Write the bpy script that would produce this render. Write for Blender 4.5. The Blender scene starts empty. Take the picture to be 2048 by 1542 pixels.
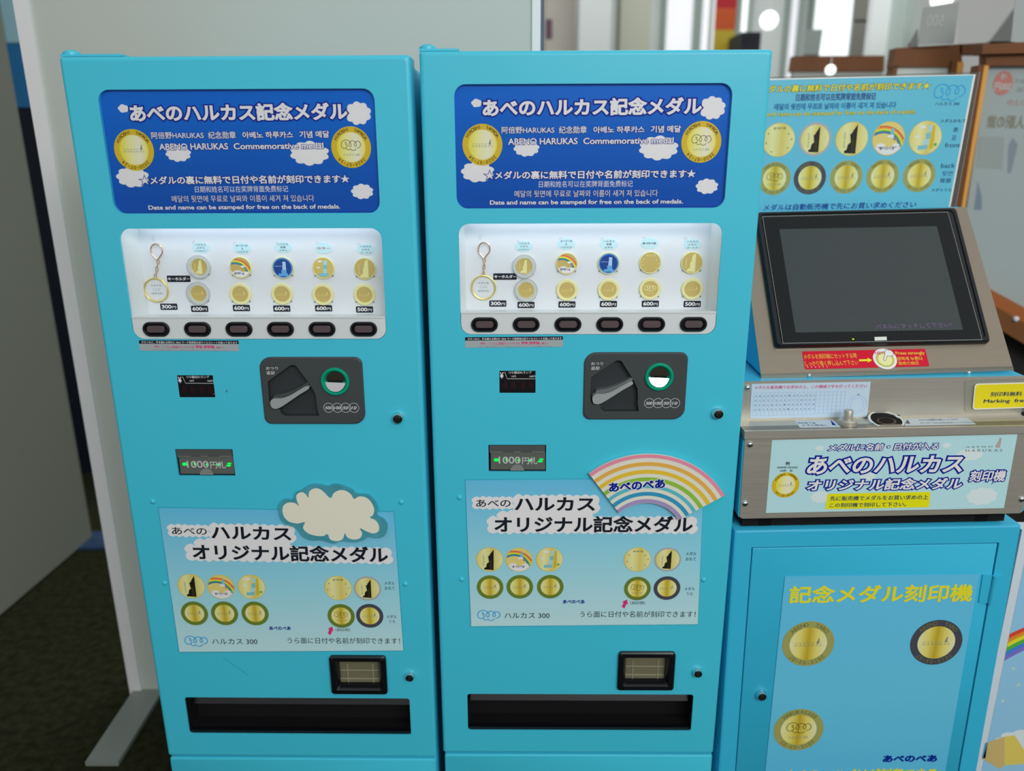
import bpy, bmesh, math, random
from mathutils import Vector, Matrix
C = bpy.context.scene.collection
SC = bpy.context.scene
PI = math.pi
random.seed(7)

# ------------------------------------------------------------------ camera, world, lights, exposure
H = 1.30                                   # camera height above the floor
FPX, PITCH, ROLL = 1540.0, math.radians(16.38), math.radians(-0.2105)
_fwd = Vector((0, math.cos(PITCH), -math.sin(PITCH)))
_dn0 = Vector((0, -math.sin(PITCH), -math.cos(PITCH)))
_r0 = Vector((1, 0, 0))
_R = _r0 * math.cos(ROLL) - _dn0 * math.sin(ROLL)
_D = _r0 * math.sin(ROLL) + _dn0 * math.cos(ROLL)
CAM = Vector((0, 0, H))
cd = bpy.data.cameras.new('camera')
co = bpy.data.objects.new('camera', cd); C.objects.link(co)
m = Matrix.Identity(4)
for i, c in enumerate((_R, -_D, -_fwd)):
    for j in range(3): m[j][i] = c[j]
m.translation = CAM
co.matrix_world = m
cd.sensor_width = 36; cd.sensor_fit = 'HORIZONTAL'; cd.lens = FPX / 2048 * 36
cd.clip_start = 0.05; cd.clip_end = 60
cd.dof.use_dof = True; cd.dof.focus_distance = 1.19; cd.dof.aperture_fstop = 2.4
SC.camera = co

w = bpy.data.worlds.new('world'); SC.world = w; w.use_nodes = True
nt = w.node_tree; nt.nodes.clear()
bg = nt.nodes.new('ShaderNodeBackground'); wo = nt.nodes.new('ShaderNodeOutputWorld')
tc = nt.nodes.new('ShaderNodeTexCoord'); sep = nt.nodes.new('ShaderNodeSeparateXYZ'); rp = nt.nodes.new('ShaderNodeValToRGB')
nt.links.new(tc.outputs['Generated'], sep.inputs[0]); nt.links.new(sep.outputs['Z'], rp.inputs[0])
rp.color_ramp.elements[0].position = 0.0; rp.color_ramp.elements[0].color = (0.42, 0.425, 0.43, 1)
rp.color_ramp.elements[1].position = 0.9; rp.color_ramp.elements[1].color = (0.52, 0.545, 0.555, 1)
nt.links.new(rp.outputs[0], bg.inputs[0]); bg.inputs[1].default_value = 0.95
nt.links.new(bg.outputs[0], wo.inputs[0])

def area(name, loc, target, sx, sy, power, col):
    l = bpy.data.lights.new(name, 'AREA'); l.shape = 'RECTANGLE'; l.size = sx; l.size_y = sy
    l.energy = power; l.color = col
    o = bpy.data.objects.new(name, l); C.objects.link(o); o.location = loc
    o.rotation_euler = (Vector(target) - Vector(loc)).to_track_quat('-Z', 'Y').to_euler()
    return o
area('ceiling_light', (1.3, -2.2, 2.8), (0.1, 1.0, 0.9), 2.6, 1.0, 80, (1.0, 0.99, 0.98))
area('ceiling_light', (0.6, 4.2, 3.2), (0.6, 4.2, 0), 3.0, 1.2, 45, (1.0, 1.0, 1.0))
SC.view_settings.view_transform = 'Standard'; SC.view_settings.look = 'None'
SC.view_settings.gamma = 1; SC.view_settings.use_curve_mapping = False
SC.view_settings.exposure = 0.0

# ------------------------------------------------------------------ materials
def lin(v):
    v = v / 255
    return v / 12.92 if v <= 0.04045 else ((v + 0.055) / 1.055) ** 2.4
def col(c, k=0.72):
    return tuple(min(0.9, lin(x) / k) for x in c) + (1,)
MATS = {}
def mat(name, rgb=(128, 128, 128), rough=0.5, metal=0.0, k=0.72, coat=0.0, spec=0.3, emit=None, es=0.0,
        bump=0.0, bscale=400, grad=None, brushed=False, alpha=None, var=0.0, vscale=6):
    if name in MATS: return MATS[name]
    m = bpy.data.materials.new(name); m.use_nodes = True
    nt = m.node_tree; b = nt.nodes['Principled BSDF']
    b.inputs['Base Color'].default_value = col(rgb, k)
    b.inputs['Roughness'].default_value = rough; b.inputs['Metallic'].default_value = metal
    b.inputs['Coat Weight'].default_value = coat; b.inputs['Coat Roughness'].default_value = 0.05
    b.inputs['Specular IOR Level'].default_value = spec
    L = nt.links.new
    if emit:
        b.inputs['Emission Color'].default_value = tuple(lin(x) for x in emit) + (1,); b.inputs['Emission Strength'].default_value = es
    t = nt.nodes.new('ShaderNodeTexCoord')
    if grad:                                # printed colour gradient from bottom to top: list of (pos, rgb)
        s = nt.nodes.new('ShaderNodeSeparateXYZ'); r = nt.nodes.new('ShaderNodeValToRGB')
        L(t.outputs['Generated'], s.inputs[0]); L(s.outputs['Z' if grad[0] == 'Z' else 'X'], r.inputs[0])
        els = r.color_ramp.elements
        for i, (p, c) in enumerate(grad[1]):
            e = els[i] if i < 2 else els.new(p)
            e.position = p; e.color = col(c, k)
        L(r.outputs[0], b.inputs['Base Color'])
    if var > 0:
        n = nt.nodes.new('ShaderNodeTexNoise'); n.inputs['Scale'].default_value = vscale; n.inputs['Detail'].default_value = 4
        mx = nt.nodes.new('ShaderNodeMix'); mx.data_type = 'RGBA'; mx.blend_type = 'MULTIPLY'
        mr = nt.nodes.new('ShaderNodeMapRange'); mr.inputs['To Min'].default_value = 1 - var; mr.inputs['To Max'].default_value = 1 + var * 0.3
        L(t.outputs['Object'], n.inputs['Vector']); L(n.outputs['Fac'], mr.inputs['Value'])
        mx.inputs[0].default_value = 1; mx.inputs[6].default_value = col(rgb, k); L(mr.outputs[0], mx.inputs[7])
        L(mx.outputs[2], b.inputs['Base Color'])
    if bump > 0 or brushed:
        n = nt.nodes.new('ShaderNodeTexNoise'); bp = nt.nodes.new('ShaderNodeBump')
        mp = nt.nodes.new('ShaderNodeMapping')
        L(t.outputs['Object'], mp.inputs[0]); L(mp.outputs[0], n.inputs['Vector'])
        n.inputs['Scale'].default_value = bscale; n.inputs['Detail'].default_value = 2
        if brushed: mp.inputs['Scale'].default_value = (0.015, 1, 1)
        bp.inputs['Strength'].default_value = bump; bp.inputs['Distance'].default_value = 0.001
        L(n.outputs['Fac'], bp.inputs['Height']); L(bp.outputs[0], b.inputs['Normal'])
        if brushed:
            mr = nt.nodes.new('ShaderNodeMapRange'); mr.inputs['To Min'].default_value = rough - 0.08; mr.inputs['To Max'].default_value = rough + 0.1
            L(n.outputs['Fac'], mr.inputs['Value']); L(mr.outputs[0], b.inputs['Roughness'])
    MATS[name] = m
    return m
def glassy(name, tint=(1, 1, 1), gloss=1.0, rough=0.02, opac=0.0, ocol=(128, 128, 128)):
    if name in MATS: return MATS[name]
    m = bpy.data.materials.new(name); m.use_nodes = True; nt = m.node_tree; nt.nodes.clear(); L = nt.links.new
    out = nt.nodes.new('ShaderNodeOutputMaterial'); tr = nt.nodes.new('ShaderNodeBsdfTransparent'); gl = nt.nodes.new('ShaderNodeBsdfGlossy')
    tr.inputs[0].default_value = tint + (1,); gl.inputs['Roughness'].default_value = rough
    fr = nt.nodes.new('ShaderNodeFresnel'); fr.inputs[0].default_value = 1.45
    mul = nt.nodes.new('ShaderNodeMath'); mul.operation = 'MULTIPLY'; mul.inputs[1].default_value = gloss
    mx = nt.nodes.new('ShaderNodeMixShader'); L(fr.outputs[0], mul.inputs[0]); L(mul.outputs[0], mx.inputs[0])
    last = tr.outputs[0]
    if opac > 0:
        df = nt.nodes.new('ShaderNodeBsdfDiffuse'); df.inputs[0].default_value = col(ocol); m2 = nt.nodes.new('ShaderNodeMixShader')
        m2.inputs[0].default_value = opac; L(tr.outputs[0], m2.inputs[1]); L(df.outputs[0], m2.inputs[2]); last = m2.outputs[0]
    L(last, mx.inputs[1]); L(gl.outputs[0], mx.inputs[2]); L(mx.outputs[0], out.inputs[0])
    MATS[name] = m
    return m

teal = mat('teal_paint', (61, 181, 204), rough=0.36, spec=.5, k=0.74, bump=0.05, bscale=900)
tealdk = mat('teal_paint_cabinet', (50, 170, 203), rough=0.42, spec=.45, k=0.74, bump=0.05, bscale=900)
steel = mat('brushed_steel', (188, 184, 172), rough=0.38, metal=0.6, k=0.9, bump=0.12, bscale=500, brushed=True)
chrome = mat('chrome', (215, 220, 222), rough=0.12, metal=1.0, k=0.9)
gold = mat('gold_metal', (224, 190, 110), rough=0.33, metal=0.8, k=0.7)
rosegold = mat('rose_gold_metal', (222, 190, 165), rough=0.25, metal=1.0, k=0.8)
goldface = mat('gold_face', (186, 166, 98), rough=0.45, metal=0.2, k=0.74)
goldrim = mat('gold_rim', (236, 212, 156), rough=0.4, metal=0.1, k=0.76)
goldlite = mat('gold_relief', (230, 212, 148), rough=0.4, metal=0.1, k=0.76)
black = mat('black_plastic', (12, 13, 18), rough=0.25, spec=0.6)
matblack = mat('matt_black', (10, 10, 13), rough=0.75)
keymat = mat('key_plastic', (84, 72, 74), rough=0.35, k=0.8)
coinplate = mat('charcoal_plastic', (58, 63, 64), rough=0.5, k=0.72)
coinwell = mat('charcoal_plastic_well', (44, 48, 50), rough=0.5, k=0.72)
levermat = mat('grey_lever_plastic', (140, 145, 146), rough=0.45)
green = mat('green_plastic', (0, 128, 98), rough=0.28, k=0.6)
whitepl = mat('white_plastic', (196, 202, 202), rough=0.35, k=0.72)
whitepn = mat('white_backing', (200, 205, 208), rough=0.5, k=0.72)
bluefilm = mat('banner_blue', (10, 84, 176), rough=0.3, k=0.66, spec=.2, grad=('Z', [(0.0, (0, 66, 150)), (1.0, (0, 92, 182))]))
navy = mat('ink_navy', (2, 26, 128), rough=0.6, spec=.15)
inknavy = mat('ink_dark_navy', (16, 34, 92), rough=0.5)
inkblack = mat('ink_black', (16, 22, 34), rough=0.5)
inkwhite = mat('ink_white', (212, 218, 230), rough=0.45, k=0.62)
cloudw = mat('ink_cloud_white', (212, 214, 214), rough=0.5, k=0.64)
inkyel = mat('ink_yellow', (222, 205, 40), rough=0.5)
inkgrey = mat('ink_grey', (120, 125, 120), rough=0.5)
inkblue = mat('ink_sky_blue', (48, 150, 200), rough=0.5)
inkgold = mat('ink_gold', (196, 168, 34), rough=0.4)
inkpale = mat('ink_pale_gold', (214, 208, 130), rough=0.4, grad=('X', [(0.0, (204, 190, 104)), (0.3, (220, 212, 150)), (0.6, (198, 184, 96)), (1.0, (218, 212, 150))]))
inkolive = mat('ink_olive', (96, 118, 42), rough=0.45)
inkolive2 = mat('ink_khaki', (148, 148, 84), rough=0.45)
inkdkgrey = mat('ink_dark_grey', (66, 66, 76), rough=0.45)
inksilver = mat('ink_silver', (156, 160, 164), rough=0.45)
inkred = mat('ink_red', (196, 16, 48), rough=0.4)
inkpink = mat('ink_magenta', (200, 40, 110), rough=0.5)
inkbrown = mat('ink_brown', (70, 62, 20), rough=0.5)
inkgreenbk = mat('ink_faint_green', (104, 108, 56), rough=0.5)
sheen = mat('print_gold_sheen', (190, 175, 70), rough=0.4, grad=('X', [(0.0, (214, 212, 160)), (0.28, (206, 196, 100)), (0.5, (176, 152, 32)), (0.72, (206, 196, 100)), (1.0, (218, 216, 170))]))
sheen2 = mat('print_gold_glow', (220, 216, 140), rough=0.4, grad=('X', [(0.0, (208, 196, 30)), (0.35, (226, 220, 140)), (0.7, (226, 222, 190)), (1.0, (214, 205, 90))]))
skyprint = mat('sky_print', (120, 190, 215), rough=0.32, coat=0.15, grad=('Z', [(0.0, (176, 208, 216)), (0.45, (140, 198, 218)), (1.0, (92, 176, 214))]))
skyprint2 = mat('sky_print_cabinet', (110, 190, 225), rough=0.3, coat=0.15, k=0.68, grad=('Z', [(0.0, (78, 169, 214)), (0.5, (92, 177, 216)), (1.0, (86, 173, 214))]))
signblue = mat('sign_blue_print', (92, 176, 198), rough=0.3, coat=0.1)
aqua = mat('aqua_print', (168, 206, 212), rough=0.3, coat=0.2)
redseg = mat('dim_red_segment', (50, 6, 12), rough=0.5)
led = mat('green_led', (0, 200, 60), emit=(0, 240, 80), es=.9)
pane = glassy('clear_pane', gloss=0.35)
case = glassy('clear_capsule', tint=(0.97, 0.98, 0.98), gloss=0.5, opac=0.45, ocol=(205, 208, 205))

# ------------------------------------------------------------------ frames and pixels
def ray(px, py): return _fwd + _R * ((px - 1024) / FPX) + _D * ((py - 771) / FPX)
class Fr:
    """A plane: x right, y up in the plane, z out towards the viewer."""
    def __init__(s, origin, yaw=0.0, roll=0.0, tilt=0.0, W=None, warp=None):
        if W is None:
            x = Vector((math.cos(yaw), math.sin(yaw), 0)); up = Vector((0, 0, 1)); o = x.cross(up)
            up2 = up * math.cos(tilt) - o * math.sin(tilt); o2 = o * math.cos(tilt) + up * math.sin(tilt)
            x3 = x * math.cos(roll) + up2 * math.sin(roll); up3 = up2 * math.cos(roll) - x * math.sin(roll)
            W = Matrix.Identity(4)
            for i, c in enumerate((x3, up3, o2)):
                for j in range(3): W[j][i] = c[j]
            W.translation = Vector(origin)
        s.W = W; s.Wi = W.inverted(); s.warp = warp
    def pt(s, px, py, z=0.0):
        if s.warp: px, py = s.warp(px, py)
        o = s.Wi @ CAM; d = s.Wi.to_3x3() @ ray(px, py)
        t = (z - o.z) / d.z
        return (o.x + d.x * t, o.y + d.y * t)
    def off(s, x=0, y=0, z=0): return Fr(None, W=s.W @ Matrix.Translation((x, y, z)), warp=s.warp)
def at_F(px, py, F):                       # world point on the pixel ray at forward distance F
    d = ray(px, py); return CAM + d * (F / d.y)
def at_Z(px, py, z):                       # world point on the pixel ray at height z
    d = ray(px, py); return CAM + d * ((z - CAM.z) / d.z)
def zoomer(ox, oy, s): return lambda x, y: (ox + x / s, oy + y / s)
def homog(src, dst):
    import numpy as np
    A = []; b = []
    for (x, y), (u, v) in zip(src, dst):
        A.append([x, y, 1, 0, 0, 0, -u * x, -u * y]); b.append(u); A.append([0, 0, 0, x, y, 1, -v * x, -v * y]); b.append(v)
    h = np.linalg.lstsq(np.array(A, float), np.array(b, float), rcond=None)[0]
    def f(x, y):
        w = h[6] * x + h[7] * y + 1
        return ((h[0] * x + h[1] * y + h[2]) / w, (h[3] * x + h[4] * y + h[5]) / w)
    return f

# ------------------------------------------------------------------ objects
def thing(name, label, cat, loc, yaw=0.0, group=None):
    o = bpy.data.objects.new(name, None); C.objects.link(o); o.empty_display_size = 0.05
    o.matrix_world = Matrix.Translation(loc) @ Matrix.Rotation(yaw, 4, 'Z')
    o['label'] = label; o['category'] = cat
    if group: o['group'] = group
    return o
def wm(o):
    M = o.matrix_basis.copy()
    return wm(o.parent) @ M if o.parent else M
class MB:
    def __init__(s): s.v = []; s.f = []; s.mi = []; s.m = []; s.M = None
    def mi_(s, m):
        if m not in s.m: s.m.append(m)
        return s.m.index(m)
    def add(s, vs, fs, m, F=None):
        n = len(s.v); k = s.mi_(m)
        if F is not None: vs = [F.W @ Vector(v) for v in vs]
        s.v += [tuple(v) for v in vs]; s.f += [tuple(i + n for i in f) for f in fs]; s.mi += [k] * len(fs)
    def poly(s, F, pts, z, m):              # flat polygon facing out
        a = sum(pts[i][0] * pts[(i + 1) % len(pts)][1] - pts[(i + 1) % len(pts)][0] * pts[i][1] for i in range(len(pts)))
        if a < 0: pts = pts[::-1]
        s.add([(x, y, z) for x, y in pts], [tuple(range(len(pts)))], m, F)
    def prism(s, F, pts, z0, z1, m, back=True):
        a = sum(pts[i][0] * pts[(i + 1) % len(pts)][1] - pts[(i + 1) % len(pts)][0] * pts[i][1] for i in range(len(pts)))
        if a < 0: pts = pts[::-1]
        n = len(pts)
        vs = [(x, y, z0) for x, y in pts] + [(x, y, z1) for x, y in pts]
        fs = [tuple(range(n, 2 * n))] + [(i, (i + 1) % n, n + (i + 1) % n, n + i) for i in range(n)]
        if back: fs.append(tuple(range(n - 1, -1, -1)))
        s.add(vs, fs, m, F)
    def loft(s, F, loops, m, cap0=False, cap1=True):   # loops: list of lists of (x,y,z), same count, ccw seen from +z
        n = len(loops[0]); vs = [p for l in loops for p in l]; fs = []
        for k in range(len(loops) - 1):
            for i in range(n):
                j = (i + 1) % n; fs.append((k * n + i, k * n + j, (k + 1) * n + j, (k + 1) * n + i))
        if cap1: fs.append(tuple((len(loops) - 1) * n + i for i in range(n)))
        if cap0: fs.append(tuple(range(n - 1, -1, -1)))
        s.add(vs, fs, m, F)
    def lathe(s, F, cx, cy, prof, m, n=32):  # prof: (r,z) outwards along z
        loops = [[(cx + r * math.cos(2 * PI * i / n), cy + r * math.sin(2 * PI * i / n), z) for i in range(n)] for r, z in prof]
        s.loft(F, loops, m, cap1=prof[-1][0] > 1e-6)
    def holed(s, F, outer, holes, z, m, wall=None):
        bm = bmesh.new(); es = []
        for lp in [outer] + holes:
            vs = [bm.verts.new((x, y, z)) for x, y in lp]
            es += [bm.edges.new((vs[i], vs[(i + 1) % len(vs)])) for i in range(len(vs))]
        bmesh.ops.triangle_fill(bm, use_beauty=True, use_dissolve=False, edges=es, normal=(0, 0, 1))
        bm.verts.index_update(); bm.normal_update()
        vs = [v.co.copy() for v in bm.verts]; fs = []
        for f in bm.faces:
            ids = [v.index for v in f.verts]
            if f.normal.z < 0: ids = ids[::-1]
            fs.append(tuple(ids))
        bm.free(); s.add(vs, fs, m, F)
        if wall:
            for h in holes: s.wallloop(F, h, z, z - wall[0], wall[1])
    def wallloop(s, F, h, z0, z1, m):
        a = sum(h[i][0] * h[(i + 1) % len(h)][1] - h[(i + 1) % len(h)][0] * h[i][1] for i in range(len(h)))
        if a < 0: h = h[::-1]
        n = len(h)
        s.add([(x, y, z0) for x, y in h] + [(x, y, z1) for x, y in h], [(i, n + i, n + (i + 1) % n, (i + 1) % n) for i in range(n)], m, F)
    def box(s, F, x0, y0, z0, x1, y1, z1, m): s.prism(F, [(x0, y0), (x1, y0), (x1, y1), (x0, y1)], z0, z1, m)
    def tube(s, F, pts, r, m, n=8, closed=False):
        pts = [Vector(p) for p in pts]; N = len(pts); vs = []; fs = []
        for i, p in enumerate(pts):
            a = pts[(i - 1) % N] if (closed or i > 0) else p; b = pts[(i + 1) % N] if (closed or i < N - 1) else p
            t = (b - a).normalized(); u = t.orthogonal() if abs(t.z) > 0.9 else t.cross(Vector((0, 0, 1))); u.normalize(); v = t.cross(u)
            vs += [p + (u * math.cos(2 * PI * k / n) + v * math.sin(2 * PI * k / n)) * r for k in range(n)]
        for i in range(N if closed else N - 1):
            for k in range(n):
                a = i * n; b = ((i + 1) % N) * n; fs.append((a + k, b + k, b + (k + 1) % n, a + (k + 1) % n))
        if not closed: fs += [tuple(range(n)), tuple((N - 1) * n + k for k in range(n - 1, -1, -1))]
        s.add(vs, fs, m, F)
    def stroke(s, F, pts, wd, z, m, closed=False):   # flat line of a printed drawing
        P = [Vector(p) for p in pts]; N = len(P); vs = []; fs = []
        for i, p in enumerate(P):
            a = P[(i - 1) % N] if (closed or i > 0) else p; b = P[(i + 1) % N] if (closed or i < N - 1) else p
            t = b - a
            if t.length < 1e-9: t = Vector((1, 0))
            t.normalize(); nn = Vector((-t.y, t.x)) * wd / 2
            vs += [(p.x + nn.x, p.y + nn.y, z + i * 1e-6), (p.x - nn.x, p.y - nn.y, z + i * 1e-6)]
        for i in range(N if closed else N - 1):
            j = (i + 1) % N; fs.append((2 * i + 1, 2 * j + 1, 2 * j, 2 * i))
        s.add(vs, fs, m, F)
    def build(s, name, parent=None, smooth=False, label=None, kind=None):
        if parent is not None: Pi = wm(parent).inverted(); vs = [Pi @ Vector(v) for v in s.v]
        else: vs = s.v
        if parent is not None and parent.type == 'MESH': pass
        me = bpy.data.meshes.new(name); me.from_pydata([tuple(v) for v in vs], [], s.f)
        for m in s.m: me.materials.append(m)
        me.polygons.foreach_set('material_index', s.mi)
        if smooth:
            me.polygons.foreach_set('use_smooth', [True] * len(me.polygons))
            me.set_sharp_from_angle(angle=math.radians(38))
        me.update()
        o = bpy.data.objects.new(name, me); C.objects.link(o)
        if parent is not None: o.parent = parent
        if label: o['label'] = label
        if kind: o['kind'] = kind
        return o
def tag(o, label, cat, group=None):
    o['label'] = label; o['category'] = cat
    if group: o['group'] = group
    return o
def rr(x0, y0, x1, y1, r, n=5):
    if x0 > x1: x0, x1 = x1, x0
    if y0 > y1: y0, y1 = y1, y0
    rs = r if isinstance(r, (tuple, list)) else (r,) * 4        # bl, br, tr, tl
    out = []
    for (cx, cy, a0, q) in ((x0, y0, PI, 0), (x1, y0, 1.5 * PI, 1), (x1, y1, 0, 2), (x0, y1, 0.5 * PI, 3)):
        R = rs[q]; ox = cx + (R if cx == x0 else -R); oy = cy + (R if cy == y0 else -R)
        out += [(ox + R * math.cos(a0 + k * PI / 2 / n), oy + R * math.sin(a0 + k * PI / 2 / n)) for k in range(n + 1)]
    return out
def ell(cx, cy, rx, ry=None, n=40, a0=0, a1=2 * PI):
    ry = rx if ry is None else ry
    full = abs(a1 - a0 - 2 * PI) < 1e-6
    return [(cx + rx * math.cos(a0 + (a1 - a0) * i / (n if full else n - 1)), cy + ry * math.sin(a0 + (a1 - a0) * i / (n if full else n - 1))) for i in range(n)]
def cloud(cx, cy, w, h, bumps=9, amp=0.16, ph=0.3, n=90):
    return [(cx + w / 2 * r * math.cos(t), cy + h / 2 * r * math.sin(t)) for t, r in
            ((2 * PI * i / n, (1 - amp) + amp * abs(math.sin(bumps * (2 * PI * i / n) / 2 + ph))) for i in range(n))]
def scallop(poly, step, amp, k=6):         # semicircular bumps outwards round a ccw polygon
    out = []
    for i in range(len(poly)):
        a = Vector(poly[i]); b = Vector(poly[(i + 1) % len(poly)]); L = (b - a).length
        n = max(1, round(L / step)); t = (b - a) / n; nn = Vector((t.y, -t.x)).normalized()
        for j in range(n):
            am = amp * (0.75 + 0.5 * ((j * 7 + i * 3) % 5) / 4)
            for q in range(k):
                f = q / k; out.append(tuple(a + t * (j + f) + nn * am * math.sin(PI * f)))
    return out
def catmull(P, n=6, closed=False):
    P = [Vector(p) for p in P]; N = len(P); out = []
    for i in range(N if closed else N - 1):
        p0 = P[(i - 1) % N] if closed or i > 0 else P[i]; p1 = P[i]; p2 = P[(i + 1) % N]
        p3 = P[(i + 2) % N] if closed or i < N - 2 else P[(i + 1) % N]
        for k in range(n):
            t = k / n
            out.append(tuple(0.5 * ((2 * p1) + (p2 - p0) * t + (2 * p0 - 5 * p1 + 4 * p2 - p3) * t * t + (3 * p1 - p0 - 3 * p2 + p3) * t ** 3)))
    if not closed: out.append(tuple(P[-1]))
    return out
# ---- lettering
_tc = bpy.data.curves.new('lettering_source', 'FONT'); _to = bpy.data.objects.new('lettering_source', _tc)
C.objects.link(_to); _tcache = {}
def glyphs(s, off=0.0, shear=0.0):
    key = (s, round(off, 4), shear)
    if key not in _tcache:
        _tc.body = s; _tc.shear = shear; _tc.resolution_u = 4; _tc.bevel_depth = max(0.0, off); _tc.bevel_resolution = 0
        dg = bpy.context.evaluated_depsgraph_get()
        me = bpy.data.meshes.new_from_object(_to.evaluated_get(dg))
        keep = [tuple(p.vertices) for p in me.polygons if sum(me.vertices[i].co.z for i in p.vertices) > -1e-7 or off <= 0]
        co2 = [v.co for v in me.vertices]; tri = []
        for f in keep:                       # flat print: every face turned to the viewer, slivers dropped
            for q in range(1, len(f) - 1) if len(f) <= 4 else [0]:
                g = (f[0], f[q], f[q + 1]) if len(f) <= 4 else f
                ar = sum(co2[g[k]].x * co2[g[(k + 1) % len(g)]].y - co2[g[(k + 1) % len(g)]].x * co2[g[k]].y for k in range(len(g)))
                if abs(ar) > 1e-7: tri.append(g if ar > 0 else g[::-1])
        keep = tri
        vs = []; fs = []                      # overlapping strokes lie a few microns apart, the face on top
        for f in keep:
            zf = 0.0 if off <= 0 else (7e-5 if all(co2[i].z > off * .99 for i in f) else random.uniform(0, 6e-5))
            fs.append(tuple(range(len(vs), len(vs) + len(f)))); vs += [(co2[i].x, co2[i].y, zf) for i in f]
        _tcache[key] = (vs, fs)
        bpy.data.meshes.remove(me)
    return _tcache[key]
def bbox(vs):
    xs = [v[0] for v in vs]; ys = [v[1] for v in vs]; return min(xs), min(ys), max(xs), max(ys)
def lay(mb, F, s, bl, br, h, z, m, bold=0.012, outline=None, shear=0.0, mirror=False):
    """lettering s filling the in-plane box whose bottom runs bl-br, h high; outline=(offset, material, z)"""
    vs, fs = glyphs(s, bold, shear)
    if not vs: return
    x0, y0, x1, y1 = bbox(vs)
    bl = Vector(bl); e = Vector(br) - bl; up = Vector((-e.y, e.x)).normalized() * h
    def put(vs, fs, z, m):
        P = []
        for x, y, zj in vs:
            a = (x - x0) / (x1 - x0); b = (y - y0) / max(1e-6, (y1 - y0))
            if mirror: a = 1 - a
            p = bl + e * a + up * b; P.append((p.x, p.y, z + zj))
        mb.add(P, [f[::-1] for f in fs] if mirror else fs, m, F)
    if outline:
        v2, f2 = glyphs(s, outline[0], shear); put(v2, f2, outline[2] if len(outline) > 2 else z - 0.00012, outline[1])
    put(vs, fs, z, m)
def txt(mb, F, s, x0, y0, x1, y1, z, m, dy=0.0, zf=None, pz=0.0, **kw):
    """box in photograph pixels (through zoomer zf): x0..x1, top y0, bottom y1 at its left end, dy = drop of the right end"""
    q = zf or (lambda x, y: (x, y))
    bl = Vector(F.pt(*q(x0, y1), pz)); br = Vector(F.pt(*q(x1, y1 + dy), pz)); tl = Vector(F.pt(*q(x0, y0), pz))
    e = (br - bl).normalized(); h = (tl - bl).dot(Vector((-e.y, e.x)))
    lay(mb, F, s, bl, br, h, z, m, **kw)
def arctxt(mb, F, s, cx, cy, R, size, z, m, a_mid, span, inward=False, bold=0.015):
    n = len(s)
    for i, ch in enumerate(s):
        if ch == ' ': continue
        a = a_mid + (span / 2 - span * i / (n - 1))
        vs, fs = glyphs(ch, bold)
        if not vs: continue
        x0, _, x1, _ = bbox(vs); mx = (x0 + x1) / 2
        c, sn = math.cos(a - PI / 2), math.sin(a - PI / 2)
        P = []
        for x, y, zj in vs:
            X = (x - mx) * size; Y = (y - 0.36) * size
            P.append((cx + R * math.cos(a) + c * X - sn * Y, cy + R * math.sin(a) + sn * X + c * Y, z + zj))
        mb.add(P, fs, m, F)
# ---- drawn marks
def logo300(mb, F, cx, cy, w, z, m, lw=0.026):
    A = [(1440, 207), (1452, 203), (1461, 212), (1450, 224), (1464, 232), (1466, 250), (1450, 262), (1428, 268), (1407, 252), (1402, 225), (1414, 195), (1440, 179), (1470, 179), (1498, 195), (1512, 220), (1510, 245), (1497, 250), (1487, 238), (1490, 215), (1510, 193), (1535, 185), (1558, 195), (1573, 215), (1572, 240), (1560, 246), (1550, 235), (1552, 215), (1570, 195), (1595, 190), (1615, 208), (1620, 232), (1605, 255), (1580, 265)]
    B = [(1455, 262), (1463, 278), (1480, 284), (1497, 278), (1505, 270)]
    D = [(1505, 272), (1515, 286), (1535, 290), (1555, 284), (1568, 268)]
    s = w / 220
    for i, L in enumerate((A, B, D)):
        mb.stroke(F, [(cx + (x - 1511) * s, cy - (y - 233) * s) for x, y in catmull(L, 5)], w * lw, z + i * 0.00003, m)
def towermark(mb, F, x, y, h, z, m):
    w = h * 0.42
    mb.poly(F, [(x, y), (x + w, y), (x + w, y + h), (x + w * 0.55, y + h), (x + w * 0.55, y + h * 0.68), (x + w * 0.3, y + h * 0.68), (x + w * 0.3, y + h * 0.36), (x, y + h * 0.36)], z, m)
def namelogo(mb, F, cx, cy, w, z, m):
    lay(mb, F, 'H A R U K A S', (cx - w / 2, cy - w * 0.06), (cx + w / 2, cy - w * 0.06), w * 0.085, z, m, bold=0.0)
    lay(mb, F, 'A B E N O', (cx - w / 2, cy + w * 0.06), (cx + w * 0.22, cy + w * 0.06), w * 0.05, z, m, bold=0.0)
    towermark(mb, F, cx + w * 0.31, cy + w * 0.05, w * 0.24, z, m)
blacktower = mat('ink_tower_black', (24, 24, 22), rough=0.5)
cyan_ = mat('ink_tower_cyan', (110, 176, 190), rough=0.5)
ltblue_ = mat('ink_tower_light', (150, 196, 206), rough=0.5)
rainbow_cols = [mat('ink_rainbow_' + n, c, rough=0.5) for n, c in (('red', (205, 80, 60)), ('orange', (226, 150, 50)), ('yellow', (226, 205, 70)), ('green', (70, 150, 70)), ('blue', (50, 100, 170)))]
def disc_pts(cx, cy, R): return ell(cx, cy, R, n=44)
def clipped_arc(cx, cy, R, bx, by, r0, r1, n=24):   # part of the ring (centre bx,by, radii r0,r1) inside the disc
    pts = []; lo = None
    ins = [a for a in (math.radians(k) for k in range(0, 360, 2)) if (bx + (r0 + r1) / 2 * math.cos(a) - cx) ** 2 + (by + (r0 + r1) / 2 * math.sin(a) - cy) ** 2 < (R * 0.97) ** 2]
    if len(ins) < 2: return None
    return [(bx + r1 * math.cos(a), by + r1 * math.sin(a)) for a in ins] + [(bx + r0 * math.cos(a), by + r0 * math.sin(a)) for a in reversed(ins)]
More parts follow.
